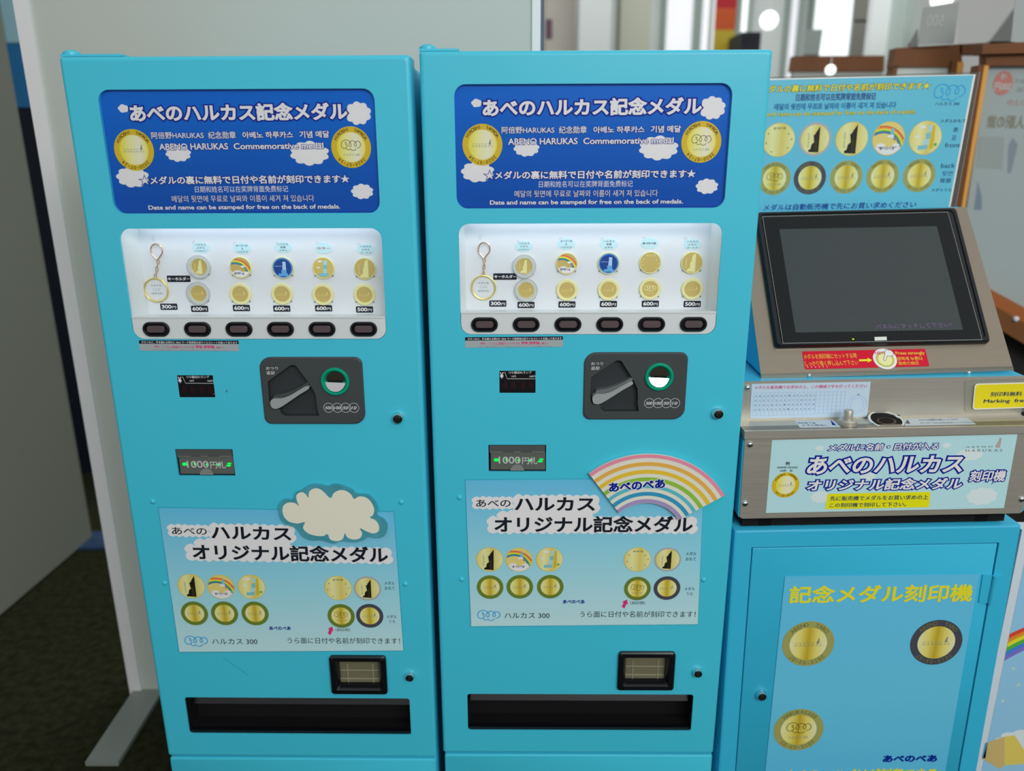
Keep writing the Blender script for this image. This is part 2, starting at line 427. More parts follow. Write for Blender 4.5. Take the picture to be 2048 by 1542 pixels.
def medal_print(name, F, parent, kind, cx, cy, R, z, ring=None, top='', bottom='', topc=None):
    mb = MB(); e = 0.00008
    if ring is not None:
        mb.poly(F, disc_pts(cx, cy, R), z, ring); ri = R * 0.72 if kind in ('name', 'three', 'nameglow', 'threeglow') else R * 0.86
    else:
        mb.poly(F, disc_pts(cx, cy, R), z, inkgold); ri = R * 0.97
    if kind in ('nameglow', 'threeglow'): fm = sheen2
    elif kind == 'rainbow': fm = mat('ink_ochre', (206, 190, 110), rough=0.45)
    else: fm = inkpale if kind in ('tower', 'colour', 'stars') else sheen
    face = MB(); face.poly(F, disc_pts(cx, cy, ri), z + e, fm)
    z2 = z + 2 * e
    d = inkgrey if kind in ('name', 'nameglow') else inkbrown
    if kind in ('name', 'nameglow'): namelogo(mb, F, cx, cy - R * 0.05, R * 1.02, z2, inkgrey)
    if kind in ('three', 'threeglow'):
        logo300(mb, F, cx, cy + R * 0.1, R * 0.98, z2, inkbrown)
        lay(mb, F, 'ハルカス 300', (cx - R * 0.4, cy - R * 0.42), (cx + R * 0.4, cy - R * 0.42), R * 0.13, z2, inkgrey, bold=0.0)
    if kind == 'tower':
        mb.poly(F, [(cx - ri * .12, cy + ri * .28), (cx - ri * .02, cy + ri * .34), (cx + ri * .06, cy + ri * .5), (cx + ri * .32, cy + ri * .88), (cx + ri * .3, cy - ri * .9), (cx - ri * .42, cy - ri * .86), (cx - ri * .42, cy - ri * .7), (cx - ri * .28, cy - ri * .66), (cx - ri * .22, cy - ri * .35), (cx - ri * .05, cy - ri * .2)], z2, blacktower)
        for dx in (0.02, 0.12):
            mb.poly(F, [(cx + ri * dx, cy - ri * .85), (cx + ri * (dx + .035), cy - ri * .85), (cx + ri * (dx + .035), cy - ri * .05), (cx + ri * dx, cy - ri * .05)], z2 + e, inkbrown)
        vs, fs = glyphs('HARUKAS', 0.0); x0, y0, x1, y1 = bbox(vs)
        mb.add([(cx - ri * .52 + (y - y0) * ri * .2, cy + ri * .4 - (x - x0) / (x1 - x0) * ri * .95, z2) for x, y, _ in vs], fs, inkgrey, F)
    if kind == 'colour':
        for (a, b, wd, hh, mm) in ((.12, .35, .26, .42, ltblue_), (.02, -.08, .3, .4, cyan_), (-.1, -.42, .36, .34, ltblue_), (-.42, -.72, .62, .3, cyan_)):
            mb.poly(F, [(cx + ri * a, cy + ri * b), (cx + ri * (a + wd), cy + ri * (b + .04)), (cx + ri * (a + wd), cy + ri * (b + hh)), (cx + ri * a, cy + ri * (b + hh - .04))], z2, mm)
        mb.poly(F, [(cx + ri * .38, cy + ri * .75), (cx + ri * .56, cy + ri * .72), (cx + ri * .56, cy - ri * .62), (cx + ri * .3, cy - ri * .72)], z2 - e / 2, inkgold)
        mb.poly(F, cloud(cx - ri * .22, cy + ri * .66, ri * .4, ri * .2, 6), z2, cloudw); mb.poly(F, cloud(cx - ri * .5, cy + ri * .1, ri * .3, ri * .16, 6), z2, cloudw)
        mb.poly(F, ell(cx + ri * .68, cy - ri * .42, ri * .1, n=14), z2, mat('ink_tree_green', (80, 160, 90)))
    if kind == 'rainbow':
        for k, rm in enumerate(rainbow_cols):
            p = clipped_arc(cx, cy, ri, cx - ri * .35, cy - ri * .72, ri * (1.5 - .09 * (k + 1)), ri * (1.5 - .09 * k))
            if p: mb.poly(F, p, z2 + k * 1e-5, rm)
        mb.poly(F, [(cx + ri * .05, cy + ri * .12), (cx + ri * .32, cy + ri * .12), (cx + ri * .3, cy + ri * .62), (cx + ri * .14, cy + ri * .62)], z2 + e, cyan_)
        mb.poly(F, ell(cx, cy - ri * .02, ri * .96, ri * .96, 30, PI * 1.17, PI * 1.83), z2 + e, cloudw)
        mb.poly(F, cloud(cx - ri * .45, cy - ri * .42, ri * .6, ri * .3, 6), z2 + e, cloudw); mb.poly(F, cloud(cx + ri * .5, cy - ri * .42, ri * .5, ri * .25, 6), z2 + e, cloudw)
        mb.poly(F, cloud(cx + ri * .12, cy + ri * .14, ri * .45, ri * .2, 6), z2 + 1.5 * e, cloudw)
        mb.poly(F, ell(cx + ri * .42, cy - ri * .03, ri * .12, ri * .1, 12), z2 + e, mat('ink_heart', (215, 80, 100)))
        lay(mb, F, 'あべのべあ', (cx - ri * .5, cy - ri * .68), (cx + ri * .42, cy - ri * .68), ri * .2, z2 + 2 * e, inknavy, bold=0.02)
    if kind == 'stars':
        lay(mb, F, 'あべのべあ', (cx - ri * .35, cy + ri * .62), (cx + ri * .4, cy + ri * .62), ri * .17, z2, inkbrown, bold=0.015)
        for sx, sy in ((-.66, .4), (.6, .36), (-.78, -.16), (.82, .02), (-.42, -.7), (.6, -.48)):
            lay(mb, F, '★', (cx + ri * (sx - .07), cy + ri * (sy - .07)), (cx + ri * (sx + .07), cy + ri * (sy - .07)), ri * .14, z2, inkgreenbk, bold=0.0)
    rm = (R + ri) / 2
    tcx = topc or inkgreenbk
    if top: arctxt(mb, F, top, cx, cy, rm, (R - ri) * 0.82, z + e, tcx, PI / 2, min(2.1, 0.155 * len(top)))
    if bottom: arctxt(mb, F, bottom, cx, cy, rm, (R - ri) * 0.82, z + e, tcx, -PI / 2, min(2.1, 0.16 * len(bottom)))
    o = mb.build(name, parent)
    if parent is not None:
        face.build('medal_face', parent)
    return o

# ------------------------------------------------------------------ machine frames
Y1 = (Vector((-0.6189, 1.1445, H + 0.1358)), -0.01405)
Y2 = (Vector((-0.1219, 1.1437, H + 0.1412)), -0.01039)
F1 = Fr(Y1[0], Y1[1]); F2 = Fr(Y2[0], Y2[1])
q2 = F2.pt                                   # pixel on the right machine's door -> (x, y) on either door

# ------------------------------------------------------------------ the setting
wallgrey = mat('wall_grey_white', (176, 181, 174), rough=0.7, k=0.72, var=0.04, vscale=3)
trimw = mat('trim_white', (216, 220, 224), rough=0.5, k=0.55)
carpet = mat('carpet_moss', (40, 42, 26), rough=1.0, k=0.6, var=0.98, vscale=45, spec=0.1)
alum = mat('aluminium_foot', (128, 134, 130), rough=0.4, k=0.72, metal=0.2)
fb = MB(); FF = Fr((0, 0, 0), W=Matrix.Identity(4))
fb.box(FF, -6, -4, -0.1, 7, 10, 0.0, carpet)
fo = fb.build('floor'); fo['kind'] = 'structure'

# white partition behind the machines
def pol3(mb, P, th, m):                      # thick upright panel from world points (bottom-left, bottom-right, top-right, top-left), thickness away
    P = [Vector(p) for p in P]; n = (P[1] - P[0]).cross(P[3] - P[0]).normalized()
    vs = P + [p - n * th for p in P]
    mb.add(vs, [(0, 1, 2, 3), (7, 6, 5, 4), (1, 0, 4, 5), (2, 1, 5, 6), (3, 2, 6, 7), (0, 3, 7, 4)], m)
FP = 1.66
xl = at_F(50, 20, FP).x; xlb = at_Z(304, 1400, 0.0)
xr = at_F(1064, 40, FP).x; xr2 = at_F(1084, 40, FP).x
pp = thing('partition_panel', 'tall grey-white partition wall standing behind the two blue machines', 'partition', (0, FP, 0))
mb = MB()
pol3(mb, [(xl + .012, FP, 0.012), (xr, FP, 0.012), (xr, FP, 2.6), (xl + .012, FP, 2.6)], 0.035, wallgrey); mb.build('panel', pp)
mb = MB(); mb.box(FF, xl - .018, FP - .006, 0.0, xl + .012, FP + .04, 2.6, trimw); mb.build('edge_trim', pp)
mb = MB(); mb.box(FF, xr, FP - .006, 0.0, xr2 - .003, FP + .04, 2.6, trimw); mb.build('edge_trim', pp)
mb = MB(); mb.box(FF, xr2 - .003, FP - .002, 0.0, xr2 + .004, FP + .045, 2.6, mat('seam_felt', (90, 96, 106), rough=0.9)); mb.build('edge_seal', pp)
a, b, c, d = (at_Z(170, 1524, .012), at_Z(236, 1524, .012), at_Z(322, 1385, .012), at_Z(292, 1342, .012))
mb = MB(); mb.add([tuple(p) for p in (a, b, c, d)] + [(p.x, p.y, 0.001) for p in (a, b, c, d)], [(0, 1, 2, 3), (0, 4, 5, 1), (1, 5, 6, 2), (2, 6, 7, 3), (3, 7, 4, 0)], alum)
mb.build('foot_plate', pp, label='flat metal foot reaching out over the carpet')
# left panel
A = at_Z(185, 1078, 0.0); B = at_Z(0, 1237, 0.0); dr = (B - A).normalized(); B2 = A + dr * 2.4
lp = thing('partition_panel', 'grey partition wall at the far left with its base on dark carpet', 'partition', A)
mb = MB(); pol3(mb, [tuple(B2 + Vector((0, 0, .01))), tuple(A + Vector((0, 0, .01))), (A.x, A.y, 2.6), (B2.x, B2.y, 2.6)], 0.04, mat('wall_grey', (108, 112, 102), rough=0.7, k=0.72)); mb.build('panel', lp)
mb = MB(); nn = Vector((dr.y, -dr.x, 0)) * 0.004
pol3(mb, [tuple(B2 + nn), tuple(A + nn), (A.x + nn.x, A.y + nn.y, 0.02), (B2.x + nn.x, B2.y + nn.y, 0.02)], 0.04, matblack); mb.build('base_strip', lp)
mb = MB(); a = at_Z(178, 1064, .01); b = at_Z(246, 1066, .01)
mb.box(FF, a.x, a.y - .12, 0.001, b.x + .1, a.y, 0.012, mat('blue_foot', (44, 66, 96), k=0.72)); mb.build('foot_plate', lp, label='bluish flat foot on the carpet')
# blue board far left behind the gap, its unlit dark put into the colour
Fb = 3.1
bb = thing('display_board', 'tall blue display board at the far left, coloured dark as the unlit gap', 'display board', at_Z(150, 1000, 0) * 1.0)
x0 = at_F(-60, 0, Fb).x; x1 = at_F(330, 0, Fb).x
mb = MB(); mb.box(FF, x0, Fb, 0.0, x1, Fb + .05, 2.7, mat('blue_board_unlit', (5, 14, 28), rough=0.6, k=0.6)); mb.build('board', bb)
zz = at_F(30, 86, Fb).z; zb = at_F(30, 215, Fb).z
mb = MB(); mb.box(FF, x0 + .02, Fb - .006, zb, x1 - .3, Fb - .001, zz, mat('blue_print_band', (20, 92, 138), rough=0.5, k=0.5)); mb.build('blue_band', bb)
mb = MB(); mb.box(FF, at_F(10, 50, Fb).x, Fb - .01, zz, x1 - .2, Fb - .001, zz + .5, mat('pale_blue_print', (130, 168, 184), rough=0.5, k=0.5)); mb.build('pale_sheet', bb)

# ------------------------------------------------------------------ vending machines
DW, DV = 0.480, 1.1674
Z2 = {'bl': zoomer(820, 80, 4.283), 'br': zoomer(1170, 80, 4.283), 'dl': zoomer(900, 430, 5.506), 'dr': zoomer(1160, 430, 5.506),
      'c': zoomer(960, 690, 3.657), 'p': zoomer(900, 890, 3.531), 'l': zoomer(880, 1260, 3.303)}
U = dict(b0=.0428, b1=.0411, b2=.4294, b3=.2097, c0=.2326, c1=.424, c2=.3904, c3=.5316, d0=.0448, d1=.2313, d2=.4296, d3=.3967, k1=.0808, k6=.3957, kv=.3807,
         l0=.4417, l1=.5214, n0=.0842, n1=.5749, n2=.1757, n3=.6205, p0=.3031, p1=.9523, p2=.4008, p3=1.0286, q0=.4407, q1=.9929, r0=.3477, r1=.4622,
         s0=.0366, s1=.6656, s2=.4399, s3=.8145, t0=.0413, t1=1.0406, t2=.4375, t3=1.1173, y0=.1025, y1=.4534, y2=.1583, y3=.489)
hy = q2(1200, 624)[1]; hyb = F2.pt(1200, 618.5, -.045)[1]                        # shelf line under the window

def lock(F, par, x, y, r=.0085, tilt=True):
    mb = MB()
    mb.lathe(F, x, y, [(r * 1.12, 0), (r * 1.12, .002), (r, .006), (r * .86, .0085), (r * .8, .0086), (r * .78, .0065)], chrome, 28)
    o = mb.build('lock', par, smooth=True)
    mb = MB(); mb.lathe(F, x, y, [(r * .78, .004), (r * .78, .0075), (r * .62, .0082)], black, 24)
    mb.loft(F, [[(px, py, .0083) for px, py in ell(x, y, r * .42, n=20)], [(px, py, .0092) for px, py in ell(x, y, r * .40, n=20)], [(px, py, .0092) for px, py in ell(x, y, r * .28, n=20)]], chrome, cap1=False)
    mb.poly(F, ell(x, y, r * .28, n=16), .0085, matblack)
    mb.build('keyhole', o, smooth=True)
    return o
def screw(F, par, x, y, r, m, name='screw'):
    mb = MB(); mb.lathe(F, x, y, [(r, 0), (r * .95, r * .25), (r * .75, r * .5), (r * .4, r * .66), (0.00001, r * .7)], m, 20)
    return mb.build(name, par, smooth=True)

def vending(F, base, yaw, label, side):
    T = thing('vending_machine', label, 'vending machine', (base.x + .24, base.y, 0), yaw, 'teal medal vending machines')
    top = base.z
    # body behind the door
    mb = MB(); mb.prism(F, rr(.003, -top + .03, DW - .003, -.004, .006), -.44, -.046, teal); mb.build('body', T)
    mb = MB()
    for fx in (.05, .43):
        for fz in (-.08, -.40): mb.prism(Fr(None, W=F.W @ Matrix.Rotation(-PI / 2, 4, 'X')), ell(fx, -fz * -1 if False else fz, .018, n=16), -(top), -(top - .03) , black) if False else None
    for fx in (.05, .43):
        for fz in (-.08, -.40): mb.box(F, fx - .02, -top, fz - .02, fx + .02, -top + .031, fz + .02, black)
    mb.build('foot', T)
    # plinth under the door
    mb = MB(); r = .003
    y0, y1 = -top + .03, -(DV + .003)
    mb.loft(F, [[(x, y, z) for x, y in rr(i - .002, y0 + i, DW - i, y1 - i * .4, .004)] for i, z in ((0, -.045), (0, -r), (r * .3, -r * .3), (r, 0))], teal)
    mb.build('plinth', T, smooth=True)
    # door with openings
    mb = MB(); r = .006
    loops = []
    for k in range(6):
        a = k / 5 * PI / 2; i = r * (1 - math.cos(a)) if False else r * (1 - math.cos(a)); z = -r + r * math.sin(a)
        loops.append([(x, y, z) for x, y in rr(i - .0045, -DV + i, DW + .001 - i, .002 - i, .004)])
    loops.insert(0, [(x, y, -.042) for x, y in rr(-.0045, -DV, DW + .001, .002, .004)])
    mb.loft(F, loops, teal, cap0=False, cap1=False)
    hb = rr(U['b0'], -U['b3'], U['b2'], -U['b1'], .016, 7)
    hd = rr(U['d0'], -U['d3'], U['d2'], -U['d1'], .016, 7)
    hn = rr(U['n0'], -U['n3'], U['n2'], -U['n1'], .0008, 2)
    hyy = rr(U['y0'], -U['y3'], U['y2'], -U['y1'], .0008, 2)
    hp = rr(U['p0'] + .008, -U['p3'] + .008, U['p2'] - .008, -U['p1'] - .008, .006)
    ht = rr(U['t0'], -U['t3'], U['t2'], -U['t1'], .005)
    outer = [(p[0], p[1]) for p in loops[-1]]
    hc = rr(U['c0'] + .004, -U['c3'] + .006, U['c2'] - .006, -U['c1'] - .006, .008)
    mb.holed(F, outer, [hb, hd, hn, hyy, hp, ht, hc], 0.0, teal)
    mb.wallloop(F, hb, 0, -.006, teal); mb.wallloop(F, hd, 0, -.004, teal); mb.wallloop(F, hn, 0, -.004, teal); mb.wallloop(F, hyy, 0, -.003, teal); mb.wallloop(F, ht, 0, -.003, teal)
    door = mb.build('door', T, smooth=True)
    # hinge on the top
    mb = MB(); mb.prism(F, rr(-.005, .0025, .050 if side == 'r' else .082, .0055, .001), -.035, -.006, teal)
    Ft = Fr(None, W=F.W @ Matrix.Translation((.006, .0055, -.018)) @ Matrix.Rotation(-PI / 2, 4, 'X'))
    mb.lathe(Ft, 0, 0, [(.012, 0), (.0115, .003), (.009, .005), (.006, .0065)], teal, 24)
    mb.build('top_hinge', T, smooth=True)
    # small marks of wear on the paint
    if side == 'l':
        sk = mat('paint_scratch', (30, 110, 128), rough=.6); wz = zoomer(320, 1280, 3.531)
        mb = MB(); mb.stroke(F, [F1.pt(*wz(*p)) for p in ((445, 122), (480, 150), (520, 175), (560, 200), (625, 250))], .0005, .0003, sk); mb.build('scratch', door)
        mb = MB(); wq = zoomer(330, 730, 6.706); a = F1.pt(*wq(828, 350)); mb.poly(F, ell(a[0], a[1], .0018, .0022, 12), .0003, mat('paint_smudge', (50, 130, 150), rough=.6)); mb.build('smudge', door)
    # door screws
    for (sx, sy) in ((U['s0'], U['s1']), (U['s2'], U['s1']), (U['s0'], U['s3']), (U['s2'], U['s3'])): screw(F, door, sx, -sy, .0042, teal)
    lock(F, door, U['l0'], -U['l1']); lock(F, door, U['q0'], -U['q1'], .0078)
    # banner
    mb = MB(); zb = -.006
    mb.poly(F, rr(U['b0'] - .004, -U['b3'] - .004, U['b2'] + .004, -U['b1'] + .004, .014), zb, bluefilm)
    ban = mb.build('header_banner', T)
    def cl(zk, x, y, w, h, bumps, ph=.3):
        z = Z2[zk]; cx, cy = q2(*z(x, y)); a = q2(*z(x - w / 2, y)); b = q2(*z(x + w / 2, y)); cc = q2(*z(x, y - h / 2)); dd = q2(*z(x, y + h / 2))
        mb = MB(); mb.poly(F, cloud(cx, cy, b[0] - a[0], cc[1] - dd[1], bumps, .15, ph), zb + .0002, cloudw); mb.build('printed_cloud', ban)
    cl('bl', 568, 538, 92, 74, 5); cl('br', 1100, 580, 230, 205, 9); cl('bl', 998, 925, 225, 150, 10, .9); cl('br', 637, 925, 345, 215, 10); cl('bl', 578, 1130, 290, 185, 9); cl('br', 1053, 1255, 196, 135, 9)
    zt = zb + .0006
    def bt(s, x0, y0, x1, y1, dy=0, bold=.02, out=.05, m=inkwhite, shear=0):
        mb = MB(); txt(mb, F2s, s, x0, y0, x1, y1, zt, m, dy=dy, bold=bold, outline=(out, navy) if out else None, shear=shear)
        mb2 = mb; return mb2
    # F2s maps right-machine pixels, meshes go to F
    class _S:
        W = F.W
        @staticmethod
        def pt(px, py, z=0): return F2.pt(px, py, z)
    F2s = _S
    for args in (('あべのハルカス記念メダル', 965, 197, 1405, 233, -4.2, .04, .115),
                 ('阿倍野HARUKAS', 1003, 253, 1109, 267, -.8, .012, .055), ('纪念勋章', 1118, 252, 1174, 267, -.6, .012, .055),
                 ('아베노 하루카스', 1187.5, 252.5, 1290, 266, -.8, .024, .085), ('기념 메달', 1302.5, 251, 1363, 265, -.6, .024, .085),
                 ('ABENO HARUKAS', 1016, 276.5, 1155.7, 289.5, -1.2, .022, .075), ('Commemorative medal', 1167, 275.5, 1348.5, 288.2, -1.4, .022, .075),
                 ('★メダルの裏に無料で日付や名前が刻印できます★', 969.5, 342, 1393.5, 359.5, -3.6, .03, .095),
                 ('日期和姓名可以在奖牌背面免费标记', 1078, 362.5, 1266.4, 375.2, -1.4, -.002, 0), ('메달의 뒷면에 무료로 날짜와 이름이 새겨 져 있습니다', 1029, 381.5, 1316.6, 395, -2, -.002, .04),
                 ('Date and name can be stamped for free on the back of medals.', 979.5, 401, 1367.3, 412.5, -2.4, .026, .08)):
        mb = bt(*args); mb.build('lettering', ban)
    for (zk, x, y, kd) in (('bl', 619, 897, 'nameglow'), ('br', 1004, 873, 'threeglow')):
        cx, cy = q2(*Z2[zk](x, y)); R = (q2(*Z2[zk](x + 172, y))[0] - q2(*Z2[zk](x - 172, y))[0]) / 2
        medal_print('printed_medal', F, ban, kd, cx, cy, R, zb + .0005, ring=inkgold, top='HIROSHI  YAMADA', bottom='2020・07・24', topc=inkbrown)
    mb = MB(); mb.prism(F, rr(U['b0'] + .0005, -U['b3'] + .0005, U['b2'] - .0005, -U['b1'] - .0005, .0155, 7), -.0030, -.0018, pane, back=False); mb.build('clear_cover', T)
    # display case
    D0, D1, D2, D3 = U['d0'], -U['d1'], U['d2'], -U['d3']
    dep = -.045; ins = .006
    mb = MB()
    low = [p for p in rr(D0 + .0006, D3 + .0006, D2 - .0006, D1, .0155, 7) if p[1] < hy]
    low = [(D0 + .0006, hy)] + low + [(D2 - .0006, hy)]
    mb.prism(F, low, -.0035, -.0006, whitepl)
    mb.box(F, D0 + .0006, hy - .0022, -.0036, D2 - .0006, hy + .0002, .0004, whitepl)
    wb = [(D0, hy), (D2, hy), (D2, D1), (D0, D1)]; wk = [(D0 + ins, hyb), (D2 - ins, hyb), (D2 - ins, D1 + .022), (D0 + ins, D1 + .022)]
    vs = [(x, y, -.004) for x, y in wb] + [(x, y, dep) for x, y in wk]
    vs = [(D0 - .004, hy - .0015, -.004), (D2 + .004, hy - .0015, -.004), (D2 + .004, D1 + .024, -.004), (D0 - .004, D1 + .024, -.004)] + vs[4:]
    mb.add(vs, [(i, 4 + i, 4 + (i + 1) % 4, (i + 1) % 4) for i in range(4)], whitepl, F)
    casep = mb.build('display_case', T)
    mb = MB(); mb.poly(F, wk, dep, whitepn); back = mb.build('backing', casep)
    mb = MB(); mb.box(F, D0 + .012, D1 + .006, -.016, D2 - .012, D1 + .016, -.007, mat('led_strip_white', (250, 250, 255), emit=(246, 246, 255), es=3.2)); mb.build('light_strip', casep)
    mb = MB(); mb.prism(F, [(D0 + .0006, hy + .001)] + [p for p in rr(D0 + .0006, D3, D2 - .0006, D1 - .0006, .0155, 7) if p[1] > hy + .01][:0] + [(D2 - .0006, hy + .001)] + [p for p in rr(D0 + .0006, D3, D2 - .0006, D1 - .0006, .0155, 7)[16:]], -.0028, -.0016, pane, back=False); mb.build('clear_cover', T)
    # buttons
    bw = .0405 / 2; bh = .0222 / 2
    for i in range(6):
        bx = U['k1'] + (U['k6'] - U['k1']) * i / 5; by = -U['kv']
        def st(w, h): return rr(bx - w, by - h, bx + w, by + h, h * .999, 8)
        mb = MB()
        mb.loft(F, [[(x, y, z) for x, y in st(bw - a, bh - a)] for a, z in ((0, -.001), (0, .0022), (.0012, .0034), (.0028, .0034), (.0052, .0004))], black, cap1=True)
        bo = mb.build('select_button', T, smooth=True)
        mb = MB(); kw, kh = .0132, .0052
        def sk(a): return rr(bx - kw + a, by - kh + a, bx + kw - a, by + kh - a, .004, 4)
        mb.loft(F, [[(x, y, z) for x, y in sk(a)] for a, z in ((0, .0004), (0, .0032), (.0007, .004))], keymat)
        mb.build('key', bo, smooth=True)
    # coin plate
    mb = MB(); c0, c1, c2, c3 = U['c0'], -U['c1'], U['c2'], -U['c3']
    cz = zoomer(500, 700, 7.877)
    P1 = lambda x, y: F1.pt(*cz(x, y))
    rads = (.011, .018, .011, .018)
    well = [P1(*p) for p in ((290, 490), (640, 235), (690, 225), (735, 240), (960, 540), (1040, 680), (1065, 850), (1062, 880), (1100, 1025), (560, 1025), (500, 985), (490, 925), (410, 920), (340, 880), (310, 780))]
    cring = (U['r0'], -U['r1'])
    hole = ell(cring[0], cring[1], .0165, n=36)
    def cl_(i): return rr(c0 + i, c3 + i, c2 - i, c1 - i, rads, 6)
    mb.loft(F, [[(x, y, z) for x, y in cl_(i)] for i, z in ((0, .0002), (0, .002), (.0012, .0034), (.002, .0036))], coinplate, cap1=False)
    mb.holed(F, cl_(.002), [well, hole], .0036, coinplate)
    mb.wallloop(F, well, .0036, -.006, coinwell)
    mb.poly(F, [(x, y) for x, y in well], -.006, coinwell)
    cpl = mb.build('coin_plate', T, smooth=True)
    mb = MB(); txt(mb, F1s(F), 'おつり', 268, 255, 452, 300, .0039, inkwhite, zf=cz, bold=.0); mb.build('lettering', cpl)
    mb = MB(); txt(mb, F1s(F), '返却', 275, 322, 402, 378, .0039, inkwhite, zf=cz, bold=.0); mb.build('lettering', cpl)
    for (s, x) in (('500', 1247), ('100', 1385), ('50', 1515), ('10', 1646)):
        a, b = P1(x, 898); R = P1(x + 76, 898)[0] - a
        mb = MB(); mb.stroke(F, ell(a, b, R, n=36), .0005, .0038, inkwhite, closed=True)
        ww = 52 if len(s) == 3 else 42
        txt(mb, F1s(F), s, x - ww, 876, x + ww, 922, .0039, inkwhite, zf=cz, bold=.012, shear=.2); mb.build('printed_coin', cpl)
    # return lever
    lv = catmull([P1(*p) for p in ((345, 810), (365, 760), (420, 742), (520, 740), (640, 700), (760, 630), (880, 560), (930, 552), (950, 570), (930, 600), (800, 680), (640, 790), (500, 880), (430, 900), (370, 880))], 4, closed=True)
    mb = MB(); mb.prism(F, lv, -.006, .0085, levermat)
    tb = [P1(*p) for p in ((395, 700), (470, 680), (560, 668), (700, 615), (830, 550), (915, 495), (945, 520), (930, 560), (880, 556), (760, 626), (640, 695), (520, 735), (420, 738), (380, 745))]
    mb.prism(F, tb, -.006, .0050, mat('lever_top_plastic', (92, 96, 98)) if side == 'r' else coinplate)
    mb.build('return_lever', cpl, smooth=True)
    # green coin ring
    mb = MB(); R = .0222
    mb.lathe(F, cring[0], cring[1], [(R, .0030), (R * 1.0, .0052), (R * .96, .0066), (R * .88, .0072), (R * .80, .0066), (R * .66, .0015)], green, 44)
    mb.v = mb.v; rg = mb.build('coin_ring', T, smooth=True)
    # drop the cap of the ring: dish and slot sit in front of it
    mb = MB(); cx, cy = cring
    pts = ell(cx, cy, R * .70, n=37); z0 = .0022
    up = [p for p in pts if p[1] >= cy - .0005]; dn = [p for p in pts if p[1] <= cy - .0005]
    vs = [(x, y, z0 - (0.0000 + (y - cy) * .0)) for x, y in up]; mb.add(vs, [tuple(range(len(vs)))], mat('bowl_steel_shaded', (92, 84, 76), rough=0.3, metal=1.0), F)  # one steel bowl: upper half coloured dark for shade, lower half bright
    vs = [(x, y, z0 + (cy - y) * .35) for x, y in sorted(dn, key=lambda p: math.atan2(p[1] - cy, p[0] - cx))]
    mb.add(vs, [tuple(range(len(vs)))], mat('bowl_steel_lit', (235, 235, 230), rough=0.16, metal=1.0), F)
    mb.build('coin_chute', rg)
    mb = MB(); mb.box(F, cx - .0118, cy - .0012, .0022, cx + .0118, cy + .0012, .0036, matblack); mb.build('coin_slot', rg)
    # bill validator
    n0, n1, n2, n3 = U['n0'], -U['n1'], U['n2'], -U['n3']
    mb = MB(); mb.poly(F, rr(n0, n3, n2, n1, .0008, 2), -.0038, mat('validator_frame', (10, 16, 30), rough=.4))
    bv = mb.build('bill_slot', T)
    bz = zoomer(330, 730, 6.706); PB = lambda x, y: F1.pt(*bz(x, y))
    gm = mat('smoke_grey_plastic', (88, 92, 88), rough=.25, coat=.4)
    mb = MB(); mb.box(F, n0 + .0016, n1 - .0125, -.0036, n2 - .0016, n1 - .0012, -.0008, mat('smoke_grey_top', (72, 76, 74), rough=.4)); mb.build('flap_top', bv)
    mb = MB(); mb.box(F, n0 + .0035, n3 + .003, -.0036, n2 - .0012, n1 - .0130, -.0012, gm)
    mb.box(F, n0 + .0035, n3 + .0035, -.0012, n2 - .0012, n3 + .0085, -.0002, gm)
    c = PB(560, 1475); mb.prism(F, ell(c[0], c[1], .0108, n=20, a0=0.05, a1=PI - .05), -.0012, .0004, mat('smoke_tab', (120, 124, 120), rough=.2)); mb.build('flap', bv)
    for (xa, xb) in ((170, 335), (480, 575), (725, 890)):
        a = PB(xa, 1225); b = PB(xb, 1240)
        mb = MB(); mb.box(F, a[0], a[1] - .0011, -.0008, b[0], a[1] + .0003, .0002, mat('hinge_pin', (190, 190, 180), rough=.2, metal=.8)); mb.build('hinge_pin', bv)
    mb = MB(); txt(mb, F1s(F), '1000', 300, 1285, 592, 1380, .0001, mat('ink_light_grey', (170, 176, 172)), zf=bz, bold=.02); mb.build('lettering', bv)
    mb = MB(); txt(mb, F1s(F), '円札', 612, 1290, 820, 1388, .0001, mat('ink_light_grey'), zf=bz, bold=.022); mb.build('lettering', bv)
    for (x, y, w, h) in ((265, 1320, 34, 10), (268, 1338, 38, 12), (400, 1325, 14, 26), (565, 1335, 20, 18), (720, 1335, 22, 16), (862, 1322, 30, 10), (852, 1350, 34, 12)):
        a = PB(x, y); b = PB(x + w, y); e = PB(x, y - h)
        mb = MB(); mb.poly(F, ell(a[0], a[1], b[0] - a[0], e[1] - a[1], n=16), .0000, led); mb.build('green_lamp', bv)
    # change lamp display
    mb = MB(); y0, y1_, y2, y3 = U['y0'], -U['y1'], U['y2'], -U['y3']
    mb.poly(F, rr(y0, y3, y2, y1_, .0008, 2), -.0008, black); yd = mb.build('change_display', T)
    z = -.0004
    mb = MB(); txt(mb, F1s(F), '¥', 178, 158, 228, 243, z, inkwhite, zf=bz, bold=.02); mb.build('lettering', yd)
    mb = MB(); txt(mb, F1s(F), 'つり銭切れランプ', 282, 146, 592, 180, z, inkwhite, zf=bz, bold=.008); mb.build('lettering', yd)
    mb = MB(); txt(mb, F1s(F), '10円', 330, 202, 388, 226, z, inkwhite, zf=bz, bold=0); mb.build('lettering', yd)
    mb = MB(); txt(mb, F1s(F), '100円', 570, 202, 648, 228, z, inkwhite, zf=bz, bold=0); mb.build('lettering', yd)
    mb = MB(); mb.stroke(F, [PB(232, 155), PB(275, 245), PB(652, 247)], .0006, z, inkwhite); mb.build('printed_line', yd)
    for xa in (240, 345, 475, 585):
        mb = MB(); txt(mb, F1s(F), '8', xa, 285, xa + 55, 375, z, redseg, zf=bz, bold=0, shear=.0); mb.build('digit', yd)
